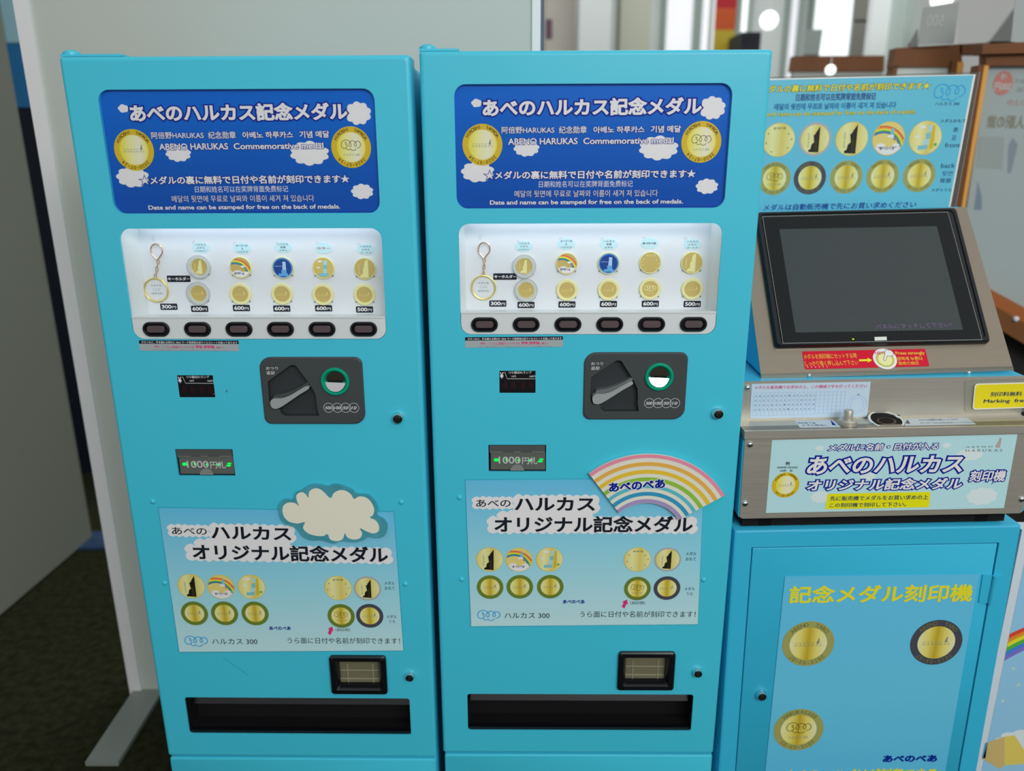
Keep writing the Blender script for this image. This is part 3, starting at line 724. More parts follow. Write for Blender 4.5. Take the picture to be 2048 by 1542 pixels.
    if side == 'l':
        a = PB(655, 390); mb = MB(); mb.poly(F, ell(a[0], a[1], .0007, n=10), z, mat('red_led', (200, 30, 60), emit=(255, 40, 80), es=1)); mb.build('red_lamp', yd)
    # notice sticker
    sp = [(278, 680.5), (477.3, 681), (478.5, 702.3), (279.8, 701.3)] if side == 'l' else [(930.3, 674.3), (1125.8, 672.6), (1125.8, 693.4), (930.3, 695.4)]
    src = [(930.3, 674.3), (1125.8, 672.6), (1125.8, 693.4), (930.3, 695.4)]
    G = Fr(None, W=F.W, warp=homog(src, sp)); zs = .0004
    Q = G.pt
    mb = MB(); mb.poly(G, [Q(*p) for p in src], zs, mat('sticker_silver', (150, 160, 162), rough=.35)); mb.poly(G, [Q(930.3, 674.3), Q(1125.8, 672.6), Q(1125.8, 679.4), Q(930.3, 681.2)], zs + .0001, inkblack)
    stk = mb.build('notice_sticker', T)
    zz_ = Z2['dl']
    mb = MB(); txt(mb, G, 'ボタンなど、手を触れる部分に SIAA マーク取得済み抗ウイルスシートを貼ってあります', 195, 1352, 1230, 1378, zs + .0002, inkwhite, dy=-7, zf=zz_, bold=.012); mb.build('lettering', stk)
    mb = MB(); txt(mb, G, 'フィルム表面のウイルスを', 418, 1402, 770, 1428, zs + .0002, inkpink, dy=-3, zf=zz_, bold=.012); mb.build('lettering', stk)
    mb = MB(); txt(mb, G, '99.99%', 785, 1393, 990, 1426, zs + .0002, inkpink, dy=-1, zf=zz_, bold=.03); mb.build('lettering', stk)
    mb = MB(); txt(mb, G, '減少！', 1005, 1400, 1085, 1424, zs + .0002, inkpink, zf=zz_, bold=.01); mb.build('lettering', stk)
    mb = MB(); txt(mb, G, 'SIAA', 335, 1400, 390, 1422, zs + .0002, inkpink, zf=zz_, bold=.02); mb.build('lettering', stk)
    mb = MB(); txt(mb, G, 'ボタンに触れる部分のウイルスを減少させる抗ウイルスフィルムを使用しています', 315, 1442, 1115, 1454, zs + .0002, inkgrey, dy=-3, zf=zz_, bold=.0); mb.build('lettering', stk)
    # return pocket
    mb = MB(); p0, p1_, p2, p3 = U['p0'], -U['p1'], U['p2'], -U['p3']
    def pl_(i, r=.006): return rr(p0 + i, p3 + i, p2 - i, p1_ - i, max(.001, r - i * .3))
    mb.loft(F, [[(x, y, zz2) for x, y in pl_(i)] for i, zz2 in ((0, -.001), (0, .005), (.002, .0068), (.009, .0068), (.0135, .0005), (.0145, -.03))], black, cap1=True)
    pk = mb.build('return_pocket', T, smooth=True)
    rz = zoomer(640, 1295, 9.309); PR = lambda x, y: F1.pt(*rz(x, y), -.010)
    a = PR(368, 668); b = PR(1105, 275)
    fl = mat('olive_clear_flap', (104, 102, 80), rough=.25, coat=.3)
    mb = MB(); mb.prism(F, rr(a[0], a[1], b[0], b[1] + .002, (.004, .004, .001, .001)), -.012, -.010, fl); fp = mb.build('return_flap', pk)
    hl = mat('flap_ridge', (150, 150, 130), rough=.2)
    mb = MB(); yy = PR(0, 420)[1]; mb.box(F, a[0] + .004, yy, -.010, b[0] - .001, yy + .0009, -.0092, hl)
    yy = PR(0, 575)[1]; mb.box(F, a[0] + .002, yy, -.010, b[0] - .001, yy + .0009, -.0088, hl)
    for xx in (520, 990):
        xq = PR(xx, 500)[0]; mb.box(F, xq, a[1] + .003, -.010, xq + .001, b[1] - .003, -.0086, hl)
    mb.build('flap_ridge', pk)
    # dispensing tray
    mb = MB(); t0, t1_, t2, t3 = U['t0'], -U['t1'], U['t2'], -U['t3']
    mb.wallloop(F, rr(t0, t3, t2, t1_, .005), -.0025, -.045, matblack)
    mb.poly(F, rr(t0 - .001, t3 - .001, t2 + .001, t1_ + .001, .005), -.0448, matblack)
    mb.box(F, t0 + .001, t3 + .0008, -.012, t2 - .001, t3 + .0045, -.004, black)
    Fs = Fr(None, W=F.W @ Matrix.Translation((0, t1_ - .012, -.03)) @ Matrix.Rotation(math.radians(-28), 4, 'X'))
    mb.box(Fs, t0 + .004, -.02, -.002, t2 - .004, .004, 0, black)
    mb.build('dispensing_tray', T)
    return T, F2s
class F1s_:
    def __init__(s, F): s.W = F.W
    def pt(s, px, py, z=0): return F1.pt(px, py, z)
def F1s(F): return F1s_(F)
M1, _ = vending(F1, Y1[0], Y1[1], 'left teal vending machine with a cloud-shaped sign on its lower poster', 'l')
M2, _ = vending(F2, Y2[0], Y2[1], 'middle teal vending machine with a rainbow sign on its lower poster', 'r')

# ------------------------------------------------------------------ what hangs in the display windows
def pricetag(F, zf, x, y, w, h, s, T, z=-.0445):
    pass
DZ = -.045
ink_tag = mat('ink_tag_black', (22, 26, 38), rough=.4)
tagblue = mat('tag_pale_blue', (176, 206, 210), rough=.5)
def display(F, T, side, row1, row2, tags, prices, kh, circ, hook):
    cs = [c for c in T.children if c.name.startswith('display_case')][0]
    Q = lambda x, y: F.pt(x, y, DZ)
    sc = Q(600, 560)[0] - Q(599, 560)[0]
    names = ('second', 'third', 'fourth', 'fifth', 'last')
    mside = 'left' if side == 'l' else 'middle'
    for (x, y, s) in prices:
        a, b = Q(x, y); w = .0265 / 2; h = .0098 / 2
        mb = MB(); mb.prism(F, rr(a - w, b - h, a + w, b + h, .0014), DZ, DZ + .0006, ink_tag)
        lay(mb, F, s, (a - w * .84, b - h * .58), (a + w * .32, b - h * .58), h * 1.22, DZ + .0008, inkwhite, bold=.03)
        lay(mb, F, '円', (a + w * .38, b - h * .58), (a + w * .86, b - h * .58), h * .85, DZ + .0008, inkwhite, bold=.012)
        mb.build('price_tag', cs)
    x, y = kh; a, b = Q(x, y); w = .036 / 2; h = .0098 / 2
    mb = MB(); mb.prism(F, rr(a - w, b - h, a + w, b + h, .0012), DZ, DZ + .0006, ink_tag)
    lay(mb, F, 'キーホルダー', (a - w * .92, b - h * .55), (a + w * .96, b - h * .55), h * 1.1, DZ + .0008, inkwhite, bold=.025); mb.build('name_tag', cs)
    for (x, y, lines, mm) in tags:
        a, b = Q(x, y); mb = MB(); mb.prism(F, cloud(a, b, .0285, .0175, 9, .10), DZ, DZ + .0004, tagblue)
        n = len(lines)
        for i, s in enumerate(lines):
            hh = .0030 if n > 1 else .0034; yy = b + (n / 2 - 1 - i) * .0046 + .0008
            wd = min(.0175, .0042 * max(1, len(s))) if n > 1 else .020
            if s == '&': wd = .002
            lay(mb, F, s, (a - wd / 2, yy), (a + wd / 2, yy), hh, DZ + .0006, mm, bold=.0 if n > 1 else .02)
        mb.build('cloud_tag', cs)
    # clip slots in the backing
    mb = MB()
    slots = [(r[0] - 12, r[1] - 46) for r in row1] + [(hook[0] - 9, hook[1] - 24)]
    for (x, y) in slots:
        a, b = Q(x, y); mb.stroke(F, rr(a - .0016, b - .0035, a + .0016, b + .0035, .0015, 3), .0003, DZ + .0002, inkgrey, closed=True)
    for (x, y) in [r[:2] for r in row1 + row2]:
        for dx in (-.0135, .0135):
            a, b = Q(x, y); mb.box(F, a + dx - .0008, b - .0125, DZ, a + dx + .0008, b - .0108, DZ + .003, inkgrey)
    mb.build('clip', cs)
    # medals
    gname = 'sample medals in the display windows of the vending machines'
    def medal(x, y, kind, rowname, i):
        a, b = Q(x, y); R = .0168; o = F.W @ Vector((a, b, DZ))
        desc = {'case_tower': 'clear-cased gold medal with tower relief', 'case_plain': 'gold medal in a clear pale ring case', 'rainbow': 'gold medal with rainbow and white clouds',
                'night': 'gold-rimmed medal with blue night tower', 'colour': 'gold medal with pale coloured tower', 'tower': 'gold medal with tall tower relief',
                'plain': 'gold medal with pale rim and fine lettering', 'three': 'gold medal with looped cloud mark', 'stars': 'gold medal with small stars'}[kind]
        t = thing('medal', '%s, %s row, %s column, %s machine' % (desc, rowname, names[i], mside), 'medal', o, 0, gname)
        z = DZ + .0006
        if kind.startswith('case'):
            mb = MB(); mb.lathe(F, a, b, [(R * 1.06, z), (R * 1.06, z + .004), (R * 1.0, z + .005), (R * .80, z + .005), (R * .79, z + .003)], case, 40); mb.f.pop(); mb.mi.pop(); mb.build('capsule', t, smooth=True)
            mb = MB(); mb.stroke(F, ell(a, b, R * 1.05, n=40), .0006, z + .0052, inksilver, closed=True); mb.build('capsule_edge', t)
            if kind == 'case_plain':
                mb = MB(); mb.lathe(F, a, b, [(R * 1.0, z), (R * 1.0, z + .001)], whitepl, 36); mb.build('pale_ring', t)
            R = R * .76
        mb = MB()
        if kind == 'plain' or kind == 'three': mb.lathe(F, a, b, [(R, z), (R, z + .0018), (R * .96, z + .0024), (R * .74, z + .0024), (R * .72, z + .0019)], goldrim, 40)
        else: mb.lathe(F, a, b, [(R, z), (R, z + .0018), (R * .96, z + .0026), (R * .92, z + .0022)], goldrim, 40)
        mb.build('rim', t, smooth=True)
        ri = R * .72 if kind in ('plain', 'three') else R * .92; zf = z + (.0019 if kind in ('plain', 'three') else .0022) + .0001
        mb = MB(); mb.poly(F, ell(a, b, ri, n=40), zf, goldface if kind not in ('night', 'colour') else (mat('enamel_night', (30, 62, 130), rough=.25) if kind == 'night' else mat('gold_face_light', (206, 184, 100), rough=.4, metal=.3)))
        mb.build('face', t)
        zr = zf + .0002; mb = MB()
        if kind in ('tower', 'case_tower'):
            mb.prism(F, [(a - ri * .5, b - ri * .84), (a + ri * .34, b - ri * .9), (a + ri * .34, b + ri * .86), (a + ri * .16, b + ri * .88), (a + ri * .02, b + ri * .68), (a - ri * .08, b + ri * .1), (a - ri * .18, b), (a - ri * .2, b - ri * .5), (a - ri * .44, b - ri * .6)], zf, zr, goldlite)
            vs, fs = glyphs('HARUKAS', 0.0); x0, y0, x1, y1 = bbox(vs)
            mb.add([(a - ri * .68 + (yy - y0) * ri * .26, b + ri * .45 - (xx - x0) / (x1 - x0) * ri * .95, zr) for xx, yy, _ in vs], fs, goldlite, F)
        elif kind in ('plain', 'case_plain'):
            namelogo(mb, F, a, b - ri * .1, ri * 1.4, zr, goldlite)
        elif kind == 'three':
            logo300(mb, F, a, b + ri * .12, ri * 1.45, zr, goldlite, lw=.06); lay(mb, F, 'ハルカス 300', (a - ri * .5, b - ri * .62), (a + ri * .5, b - ri * .62), ri * .2, zr, goldlite, bold=.01)
        elif kind == 'night':
            mb.stroke(F, ell(a, b, ri * .93, n=36), ri * .09, zr, mat('enamel_light_blue', (86, 150, 200)), closed=True)
            nb = mat('enamel_pale_tower', (150, 184, 214))
            for (x0, y0, x1, y1) in ((.02, .2, .34, .62), (-.02, -.2, .34, .2), (-.14, -.55, .36, -.2), (-.45, -.8, .5, -.55)):
                mb.poly(F, [(a + ri * x0, b + ri * y0), (a + ri * x1, b + ri * y0), (a + ri * x1, b + ri * y1), (a + ri * x0, b + ri * y1)], zr, nb if y0 > -.3 else mat('enamel_light_blue'))
            lay(mb, F, 'HARUKAS', (a - ri * .75, b + ri * .12), (a - ri * .1, b + ri * .12), ri * .1, zr, nb, bold=0)
        elif kind == 'colour':
            for (x0, y0, x1, y1, mm) in ((.05, .3, .42, .72, ltblue_), (.0, -.1, .38, .3, cyan_), (-.02, -.5, .32, -.1, ltblue_), (-.5, -.82, .45, -.5, cyan_)):
                mb.poly(F, [(a + ri * x0, b + ri * y0), (a + ri * x1, b + ri * y0), (a + ri * x1, b + ri * y1), (a + ri * x0, b + ri * y1)], zr, mm)
            mb.poly(F, cloud(a - ri * .3, b + ri * .66, ri * .5, ri * .24, 6), zr, cloudw); mb.poly(F, cloud(a - ri * .5, b + ri * .05, ri * .35, ri * .18, 6), zr, cloudw)
        elif kind == 'rainbow':
            for k, rm in enumerate(rainbow_cols):
                p = clipped_arc(a, b, ri, a - ri * .5, b - ri * .75, ri * (1.62 - .1 * (k + 1)), ri * (1.62 - .1 * k))
                if p: mb.poly(F, p, zr + k * 1e-5, rm)
            mb.poly(F, ell(a, b, ri * .95, n=30, a0=PI * 1.14, a1=PI * 1.86), zr + .0001, cloudw)
            mb.poly(F, cloud(a - ri * .3, b - ri * .42, ri * .8, ri * .34, 7), zr + .0001, cloudw)
            mb.poly(F, cloud(a + ri * .25, b + ri * .12, ri * .45, ri * .22, 6), zr + .0002, cloudw)
            mb.poly(F, ell(a + ri * .5, b - ri * .08, ri * .13, n=12), zr + .0001, mat('ink_heart'))
            lay(mb, F, 'あべのべあ', (a - ri * .65, b - ri * .7), (a + ri * .35, b - ri * .7), ri * .22, zr + .0003, inknavy, bold=.02)
        elif kind == 'stars':
            lay(mb, F, 'あべのべあ', (a - ri * .35, b + ri * .62), (a + ri * .5, b + ri * .62), ri * .2, zr, goldlite, bold=.02)
            for sx, sy in ((-.68, .35), (.6, .3), (-.74, -.2), (.82, -.08), (-.46, -.66), (.62, -.5), (-.82, .08)):
                lay(mb, F, '★', (a + ri * (sx - .09), b + ri * (sy - .09)), (a + ri * (sx + .09), b + ri * (sy - .09)), ri * .18, zr, goldlite, bold=0)
        mb.build('relief', t)
    for i, (x, y, k) in enumerate(row1): medal(x, y, k, 'upper', i)
    for i, (x, y, k) in enumerate(row2): medal(x, y, k, 'lower', i)
    # key ring
    a, b = Q(*circ); hx, hyy_ = Q(*hook); R = .0182; o = F.W @ Vector((a, b, DZ)); z = DZ + .003
    t = thing('key_ring', 'gold key ring with chain and open holder, first column, %s machine' % mside, 'key ring', o, 0, 'key rings in the display windows')
    mb = MB(); mb.tube(F, [(x, y, z) for x, y in ell(a, b, R, n=44)], .0013, gold, 8, closed=True); mb.build('holder_ring', t, smooth=True)
    mb = MB(); mb.poly(F, ell(a, b, R, n=40), DZ + .0008, whitepn)
    for s, yy, wd in (('メダルを', .0050, .0165), ('ここに', -.0010, .012), ('はめ込む', -.0072, .0175)):
        lay(mb, F, s, (a - wd / 2, b + yy), (a + wd / 2, b + yy), .0036, DZ + .001, mat('ink_slate', (90, 106, 122)), bold=0)
    mb.build('insert_card', t)
    hk = [(0, .0105), (-.0055, .0085), (-.0088, .003), (-.0085, -.004), (-.0045, -.0095), (-.0005, -.0135), (.003, -.0095), (.0075, -.004), (.0085, .002), (.006, .008)]
    mb = MB(); mb.tube(F, [(hx + x, hyy_ + y, z) for x, y in catmull(hk, 4, closed=True)], .0011, rosegold, 8, closed=True); mb.build('clasp', t, smooth=True)
    y = hyy_ - .0135; k = 0; yb = b + R
    n = 5; st = (y - yb) / n
    for k in range(n):
        cy = y - st * (k + .5)
        pts = [(hx + (a - hx) * k / n + .0019 * math.cos(q * PI / 4) * (1 if k % 2 == 0 else .25), cy + st * .66 * math.sin(q * PI / 4), z + .0015 * math.cos(q * PI / 4) * (0 if k % 2 == 0 else 1)) for q in range(8)]
        mb = MB(); mb.tube(F, pts, .0007, rosegold, 6, closed=True); mb.build('chain_link', t, smooth=True)
tk = inkblack; tb_ = inknavy; rd = mat('ink_brick_red', (170, 60, 60))
display(F1, M1, 'l',
        [(399.8, 533, 'case_tower'), (482, 534.8, 'rainbow'), (566.3, 535.3, 'night'), (647.5, 535.7, 'colour'), (730.3, 537.2, 'tower')],
        [(398.4, 586.2, 'case_plain'), (481.5, 587.5, 'plain'), (564.8, 587.5, 'plain'), (646.5, 588.6, 'plain'), (729.4, 588.9, 'plain')],
        [(401.6, 495.4, ('ハルカス', 'メダル', 'ゴールド&シルバー'), tk), (484.6, 497.2, ('あべのべあ', '&', 'ハルカス'), tb_), (566, 494.5, ('ハルカス', '夜景', 'メダル'), tk), (647, 496.7, ('カラー',), rd), (731.5, 499, ('ハルカス', 'メダル', 'ゴールド'), tk)],
        [(338, 613.4, '300'), (399.4, 617.6, '600'), (483, 616, '600'), (563.7, 617, '600'), (647.4, 616.5, '600'), (729.2, 618.9, '500')],
        (357.5, 557.5), (314, 579.5), (315.4, 500.8))
display(F2, M2, 'r',
        [(1048.6, 532, 'case_tower'), (1133.4, 526.8, 'rainbow'), (1216.8, 526.6, 'night'), (1299.8, 525, 'stars'), (1383.4, 525.3, 'tower')],
        [(1052.2, 579.8, 'case_plain'), (1134, 579.8, 'plain'), (1217, 579, 'plain'), (1299.8, 577.7, 'three'), (1384, 577.7, 'plain')],
        [(1048, 492.7, ('ハルカス', 'メダル', 'ゴールド&シルバー'), tk), (1132.5, 488, ('あべのべあ', '&', 'ハルカス'), tb_), (1217.6, 488.5, ('ハルカス', '夜景', 'メダル'), tk), (1298.4, 486.7, ('あべのべあ',), tb_), (1384.7, 489, ('ハルカス', 'メダル', 'ゴールド'), tk)],
        [(995.7, 607, '300'), (1052, 609.8, '600'), (1133.9, 608.9, '600'), (1216.8, 608, '600'), (1300.6, 607.4, '600'), (1384.3, 608, '500')],
        (1010, 553), (967.2, 574.4), (969, 498))

# ------------------------------------------------------------------ posters on the machines
pz = Z2['p']
PQ2 = [(930.6, 960.8), (1407.5, 957.5), (1395.6, 1248.3), (942.5, 1252.5)]
PQ1 = [(317, 1016), (787.3, 1024.3), (806.4, 1301), (358.8, 1303.7)]
def poster(Fm, quad, label, yaw):
    G = Fr(None, W=Fm.W @ Matrix.Translation((0, 0, .0012)), warp=homog(PQ2, quad)); Q = lambda x, y: G.pt(*pz(x, y))
    c = G.W @ Vector((*G.pt(1170, 1250), 0))
    t = thing('poster', label, 'poster', c, yaw, 'sky blue medal posters on the machine doors')
    mb = MB(); mb.prism(G, [G.pt(*p) for p in PQ2], -.0004, 0, skyprint); mb.build('sheet', t)
    lam = [G.pt(x, y) for x, y in ((929, 958.5), (1409, 955), (1397.5, 1250), (940.5, 1254.5))]
    mb = MB(); mb.prism(G, lam, -.0007, -.0005, glassy('laminate', tint=(.99, .99, .99), gloss=.5, rough=.1)); mb.build('laminate', t)
    def R_(x0, y0, x1, y1): return [Q(x0, y1), Q(x1, y1), Q(x1, y0), Q(x0, y0)]
    s = Q(60, 0)[0] - Q(0, 0)[0]; am = s * .24
    for (x0, y0, x1, y1, st) in ((165, 372, 440, 445, s * .75), (455, 362, 1045, 470, s), (345, 475, 1000, 560, s), (275, 515, 1735, 615, s)):
        mb = MB(); mb.poly(G, scallop(R_(x0, y0, x1, y1), st, am * (.75 if x0 == 165 else 1)), .0002 + x1 * 1e-8, cloudw); mb.build('printed_cloud', t)
    for (sx, x0, y0, x1, y1, mm, bo) in (('あべの', 185, 384, 428, 437, inkblack, .012), ('ハルカス', 455, 368, 1025, 465, inkblack, .03), ('オリジナル記念メダル', 312, 500, 1712, 617, inkblack, .03),
                                 ('メダル', 1665, 754, 1740, 779, inkblack, .0), ('おもて', 1665, 792, 1737, 816, inkblack, .0), ('メダル', 1655, 1002, 1728, 1026, inkblack, 0), ('うら', 1668, 1039, 1713, 1061, inkblack, 0),
                                 ('（刻印例）', 1272, 1103, 1378, 1126, inkblack, -.005), ('あべのべあ', 797, 1092, 950, 1119, navy, .035), ('ハルカス 300', 385, 1183, 703, 1222, inkblack, .002), ('うら面に日付や名前が刻印できます！', 918, 1172, 1733, 1216, inkblack, 0)):
        mb = MB(); txt(mb, G, sx, x0, y0, x1, y1, .0004, mm, zf=pz, bold=bo); mb.build('lettering', t)
    mb = MB(); a = Q(275, 1202); logo300(mb, G, a[0], a[1], Q(360, 0)[0] - Q(190, 0)[0], .0004, inkblue, lw=.04); mb.build('printed_logo', t)
    mb = MB(); mb.poly(G, [Q(*p) for p in ((1213, 1143), (1226, 1112), (1217, 1106), (1250, 1090), (1256, 1125), (1245, 1122), (1233, 1153))], .0004, inkpink); mb.build('printed_arrow', t)
    Rr = (Q(375, 800)[0] - Q(185, 800)[0]) / 2
    for (x, y, kd, ring, tp, bt_) in ((280, 808, 'tower', None, '', ''), (487, 810, 'rainbow', None, '', ''), (702, 808, 'colour', None, '', ''), (1323, 808, 'stars', None, '', ''), (1537, 808, 'tower', inksilver, '', ''),
                              (283, 1003, 'name', inkolive, '', ''), (493, 1001, 'name', inkolive, '', ''), (708, 1000, 'name', inkolive, '', ''), (1323, 1013, 'three', inkolive, 'ABENO HARUKAS', '2020・07・24'), (1532, 1010, 'name', inkdkgrey, '', '')):
        a = Q(x, y); medal_print('printed_medal', G, t, kd, a[0], a[1], Rr, .0004, ring=ring, top=tp, bottom=bt_)
    return t
poster(F1, PQ1, 'light blue medal poster with cloud lettering, on the left machine under the cloud sign', Y1[1])
poster(F2, PQ2, 'light blue medal poster with cloud lettering, on the middle machine under the rainbow sign', Y2[1])

# cloud sign
G = F1.off(z=.006); cz = zoomer(300, 960, 3.657); Q = lambda x, y: G.pt(*cz(x, y))
c = G.W @ Vector((*Q(1330, 460), 0))
t = thing('cloud_sign', 'blank cream cloud-shaped sign with a teal watercolour edge over the left poster', 'sign', c, Y1[1])
out = [(940, 220), (950, 170), (990, 143), (1050, 148), (1060, 100), (1110, 75), (1140, 55), (1190, 35), (1250, 38), (1300, 50), (1340, 35), (1400, 42), (1470, 70), (1510, 105), (1590, 110), (1640, 155), (1665, 215), (1660, 260), (1710, 290), (1735, 340), (1720, 400), (1670, 425), (1600, 415), (1560, 440), (1490, 455), (1400, 445), (1350, 465), (1290, 450), (1250, 440), (1180, 440), (1120, 415), (1085, 370), (1060, 345), (1010, 330), (960, 290)]
inn = [(970, 230), (975, 190), (1010, 165), (1060, 168), (1090, 190), (1076, 155), (1072, 110), (1110, 88), (1140, 105), (1158, 130), (1165, 85), (1200, 62), (1240, 65), (1275, 90), (1300, 118), (1325, 130), (1345, 95), (1385, 75), (1430, 78), (1470, 105), (1492, 138), (1530, 120), (1580, 128), (1620, 165), (1640, 215), (1630, 258), (1608, 274), (1650, 295), (1675, 335), (1670, 375), (1635, 390), (1590, 378), (1535, 352), (1552, 390), (1535, 425), (1490, 435), (1445, 420), (1425, 390), (1410, 430), (1370, 447), (1320, 435), (1298, 395), (1265, 410), (1200, 405), (1150, 385), (1120, 350), (1132, 308), (1080, 318), (1020, 305), (985, 275)]
wc = mat('watercolour_teal', (70, 150, 165), rough=.45, var=.45, vscale=45)
mb = MB(); mb.prism(G, [Q(*p) for p in catmull(out, 4, closed=True)], -.004, 0, wc); mb.build('board', t)
mb = MB(); mb.poly(G, [Q(*p) for p in catmull(inn, 4, closed=True)], .0002, mat('cream_paper', (208, 206, 188), rough=.6, k=.7)); mb.build('cream_cloud', t)

# rainbow sign
G = F2.off(z=.0075); rz = zoomer(1160, 900, 6.606); Q = lambda x, y: Vector(G.pt(*rz(x, y)))
def circ3(a, b, c):
    ax, ay, bx, by, cx, cy = *a, *b, *c
    d = 2 * (ax * (by - cy) + bx * (cy - ay) + cx * (ay - by))
    ux = ((ax * ax + ay * ay) * (by - cy) + (bx * bx + by * by) * (cy - ay) + (cx * cx + cy * cy) * (ay - by)) / d
    uy = ((ax * ax + ay * ay) * (cx - bx) + (bx * bx + by * by) * (ax - cx) + (cx * cx + cy * cy) * (bx - ax)) / d
    return Vector((ux, uy))
cc = circ3(Q(118, 315), Q(940, 42), Q(1700, 300)); Ro = (Q(940, 42) - cc).length
ci = circ3(Q(540, 840), Q(880, 712), Q(1290, 920)); Ri = (Q(880, 712) - ci).length
lefto, righto, lefti, righti = Q(118, 315), Q(1912, 600), Q(520, 838), Q(1300, 925)
cx = G.W @ Vector((*Q(900, 900), 0))
t = thing('rainbow_sign', 'fan-shaped rainbow sign with navy lettering over the middle machine poster', 'sign', cx, Y2[1])
def arcpt(f, s):                             # f: 0 outer..1 inner, s: 0 left..1 right
    def on(c, R, a, b, s):
        a0 = math.atan2(a.y - c.y, a.x - c.x); a1 = math.atan2(b.y - c.y, b.x - c.x); t_ = a0 + (a1 - a0) * s
        r = (a - c).length + ((b - c).length - (a - c).length) * s
        return Vector((c.x + r * math.cos(t_), c.y + r * math.sin(t_)))
    o = on(cc, Ro, lefto, righto, s); i = on(ci, Ri, lefti, righti, s)
    p = o + (i - o) * f
    if s > .5:                               # the right end curls less tightly
        p = o + (i - o) * f
    return p
N = 40
edge = [arcpt(0, k / N) for k in range(N + 1)] + [arcpt(k / 6, 1) for k in range(1, 7)] + [arcpt(1, 1 - k / N) for k in range(1, N + 1)] + [arcpt(1 - k / 6, 0) for k in range(1, 6)]
mb = MB(); mb.prism(G, [tuple(p) for p in edge], -.004, 0, mat('rainbow_white', (206, 206, 190), rough=.5)); mb.build('board', t)
bands = [('pink', (214, 130, 150), 0, .072), ('orange', (222, 160, 70), .155, .232), ('amber', (222, 176, 50), .31, .39), ('green', (130, 176, 56), .465, .545), ('turquoise', (80, 172, 184), .62, .69), ('blue', (44, 138, 176), .765, .845), ('purple', (150, 134, 176), .915, .995)]
for nm, c_, f0, f1 in bands:
    mb = MB(); mm = mat('rainbow_' + nm, c_, rough=.5)
    for k in range(N): 
        q4 = [tuple(arcpt(f1, k / N)), tuple(arcpt(f1, (k + 1) / N)), tuple(arcpt(f0, (k + 1) / N)), tuple(arcpt(f0, k / N))]
        mb.poly(G, q4, .0002, mm)
    mb.build('colour_band', t)
mb = MB(); txt(mb, G, 'あべのべあ', 383, 432, 1125, 556, .0008, navy, dy=-55, zf=rz, bold=.045, outline=(.10, cloudw)); mb.build('lettering', t)

# ------------------------------------------------------------------ engraving machine on its cabinet
RL = math.radians(1.0)
cab0 = at_F(1469, 1061, 1.150)
FC = Fr(cab0, 0, RL); Qc = FC.pt
kz = zoomer(1420, 1020, 2.954); K = lambda x, y: Qc(*kz(x, y))
wC = Qc(2044, 1050)[0]; topC = cab0.z
t = thing('base_cabinet', 'teal steel cabinet with a hinged door, standing under the engraving machine', 'cabinet', (cab0.x + wC / 2, cab0.y, 0))
hb = -cab0.z + .012
d0 = K(243, 213); d1 = K(1708, 200); d3 = K(140, 1542)
dl, dt, dr_ = d0[0] + .001, (d0[1] + d1[1]) / 2, d1[0]
mb = MB()
opening = [(dl, hb + .06), (dr_, hb + .06), (dr_, dt), (dl, dt)]
r = .004
loops = [[(x, y, z) for x, y in rr(i, hb + i, wC - i, -i, .003)] for i, z in ((0, -.42), (0, -r), (r * .3, -r * .3), (r, 0))]
mb.loft(FC, loops, tealdk, cap0=True, cap1=False)
mb.holed(FC, [(p[0], p[1]) for p in loops[-1]], [opening], 0, tealdk); mb.wallloop(FC, opening, 0, -.02, tealdk)
mb.build('body', t, smooth=True)
mb = MB(); g = .0022
mb.loft(FC, [[(x, y, z) for x, y in rr(dl + g + i, hb + .06 + g + i, dr_ - g - i, dt - g - i, .001)] for i, z in ((0, -.015), (0, -.0015), (.001, -.0005))], tealdk); cdoor = mb.build('door', t, smooth=True)
a = K(300, 1088); lock(FC, cdoor, a[0], a[1], .0085)
a = K(1598, 378); b = K(1660, 545)
mb = MB(); mb.prism(FC, [K(1610, 380), K(1585, 545), K(1640, 548), K(1665, 380)], 0, .0015, tealdk)
mb.prism(FC, [K(1690, 380), K(1660, 548), K(1700, 545), K(1725, 385)], 0, .0012, tealdk)
hp0 = K(1682, 385); hp1 = K(1650, 548); mb.tube(FC, [(hp0[0], hp0[1], .003), (hp1[0], hp1[1], .003)], .0045, tealdk, 12); mb.build('hinge', cdoor, smooth=True)
mb = MB()
for fx in (.04, wC - .04):
    for fz in (-.05, -.38): mb.box(FC, fx - .02, -cab0.z - .002, fz - .02, fx + .02, hb + .001, fz + .02, black)
mb.build('foot', t)
# cabinet poster
G = FC.off(z=.0008); Q = lambda x, y: G.pt(*kz(x, y))
t = thing('poster', 'tall sky blue engraving poster with yellow heading, on the cabinet door', 'poster', G.W @ Vector((*Q(860, 1600), 0)))
mb = MB(); mb.prism(G, [Q(443, 392), Q(1592, 380), Q(1352, 1760), Q(305, 1760)], -.0003, 0, skyprint2); mb.build('sheet', t)
mb = MB(); txt(mb, G, '記念メダル刻印機', 462, 447, 1543, 553, .0005, inkyel, dy=-12, zf=kz, bold=.028); mb.build('lettering', t)
mb = MB(); txt(mb, G, 'あべのべあ', 1018, 1448, 1338, 1490, .0005, navy, dy=-3, zf=kz, bold=.045); mb.build('lettering', t)
mb = MB(); txt(mb, G, 'なまえ・ひづけが刻印できる', 445, 1532, 1330, 1620, .0005, inkyel, dy=-12, zf=kz, bold=.04); mb.build('lettering', t)
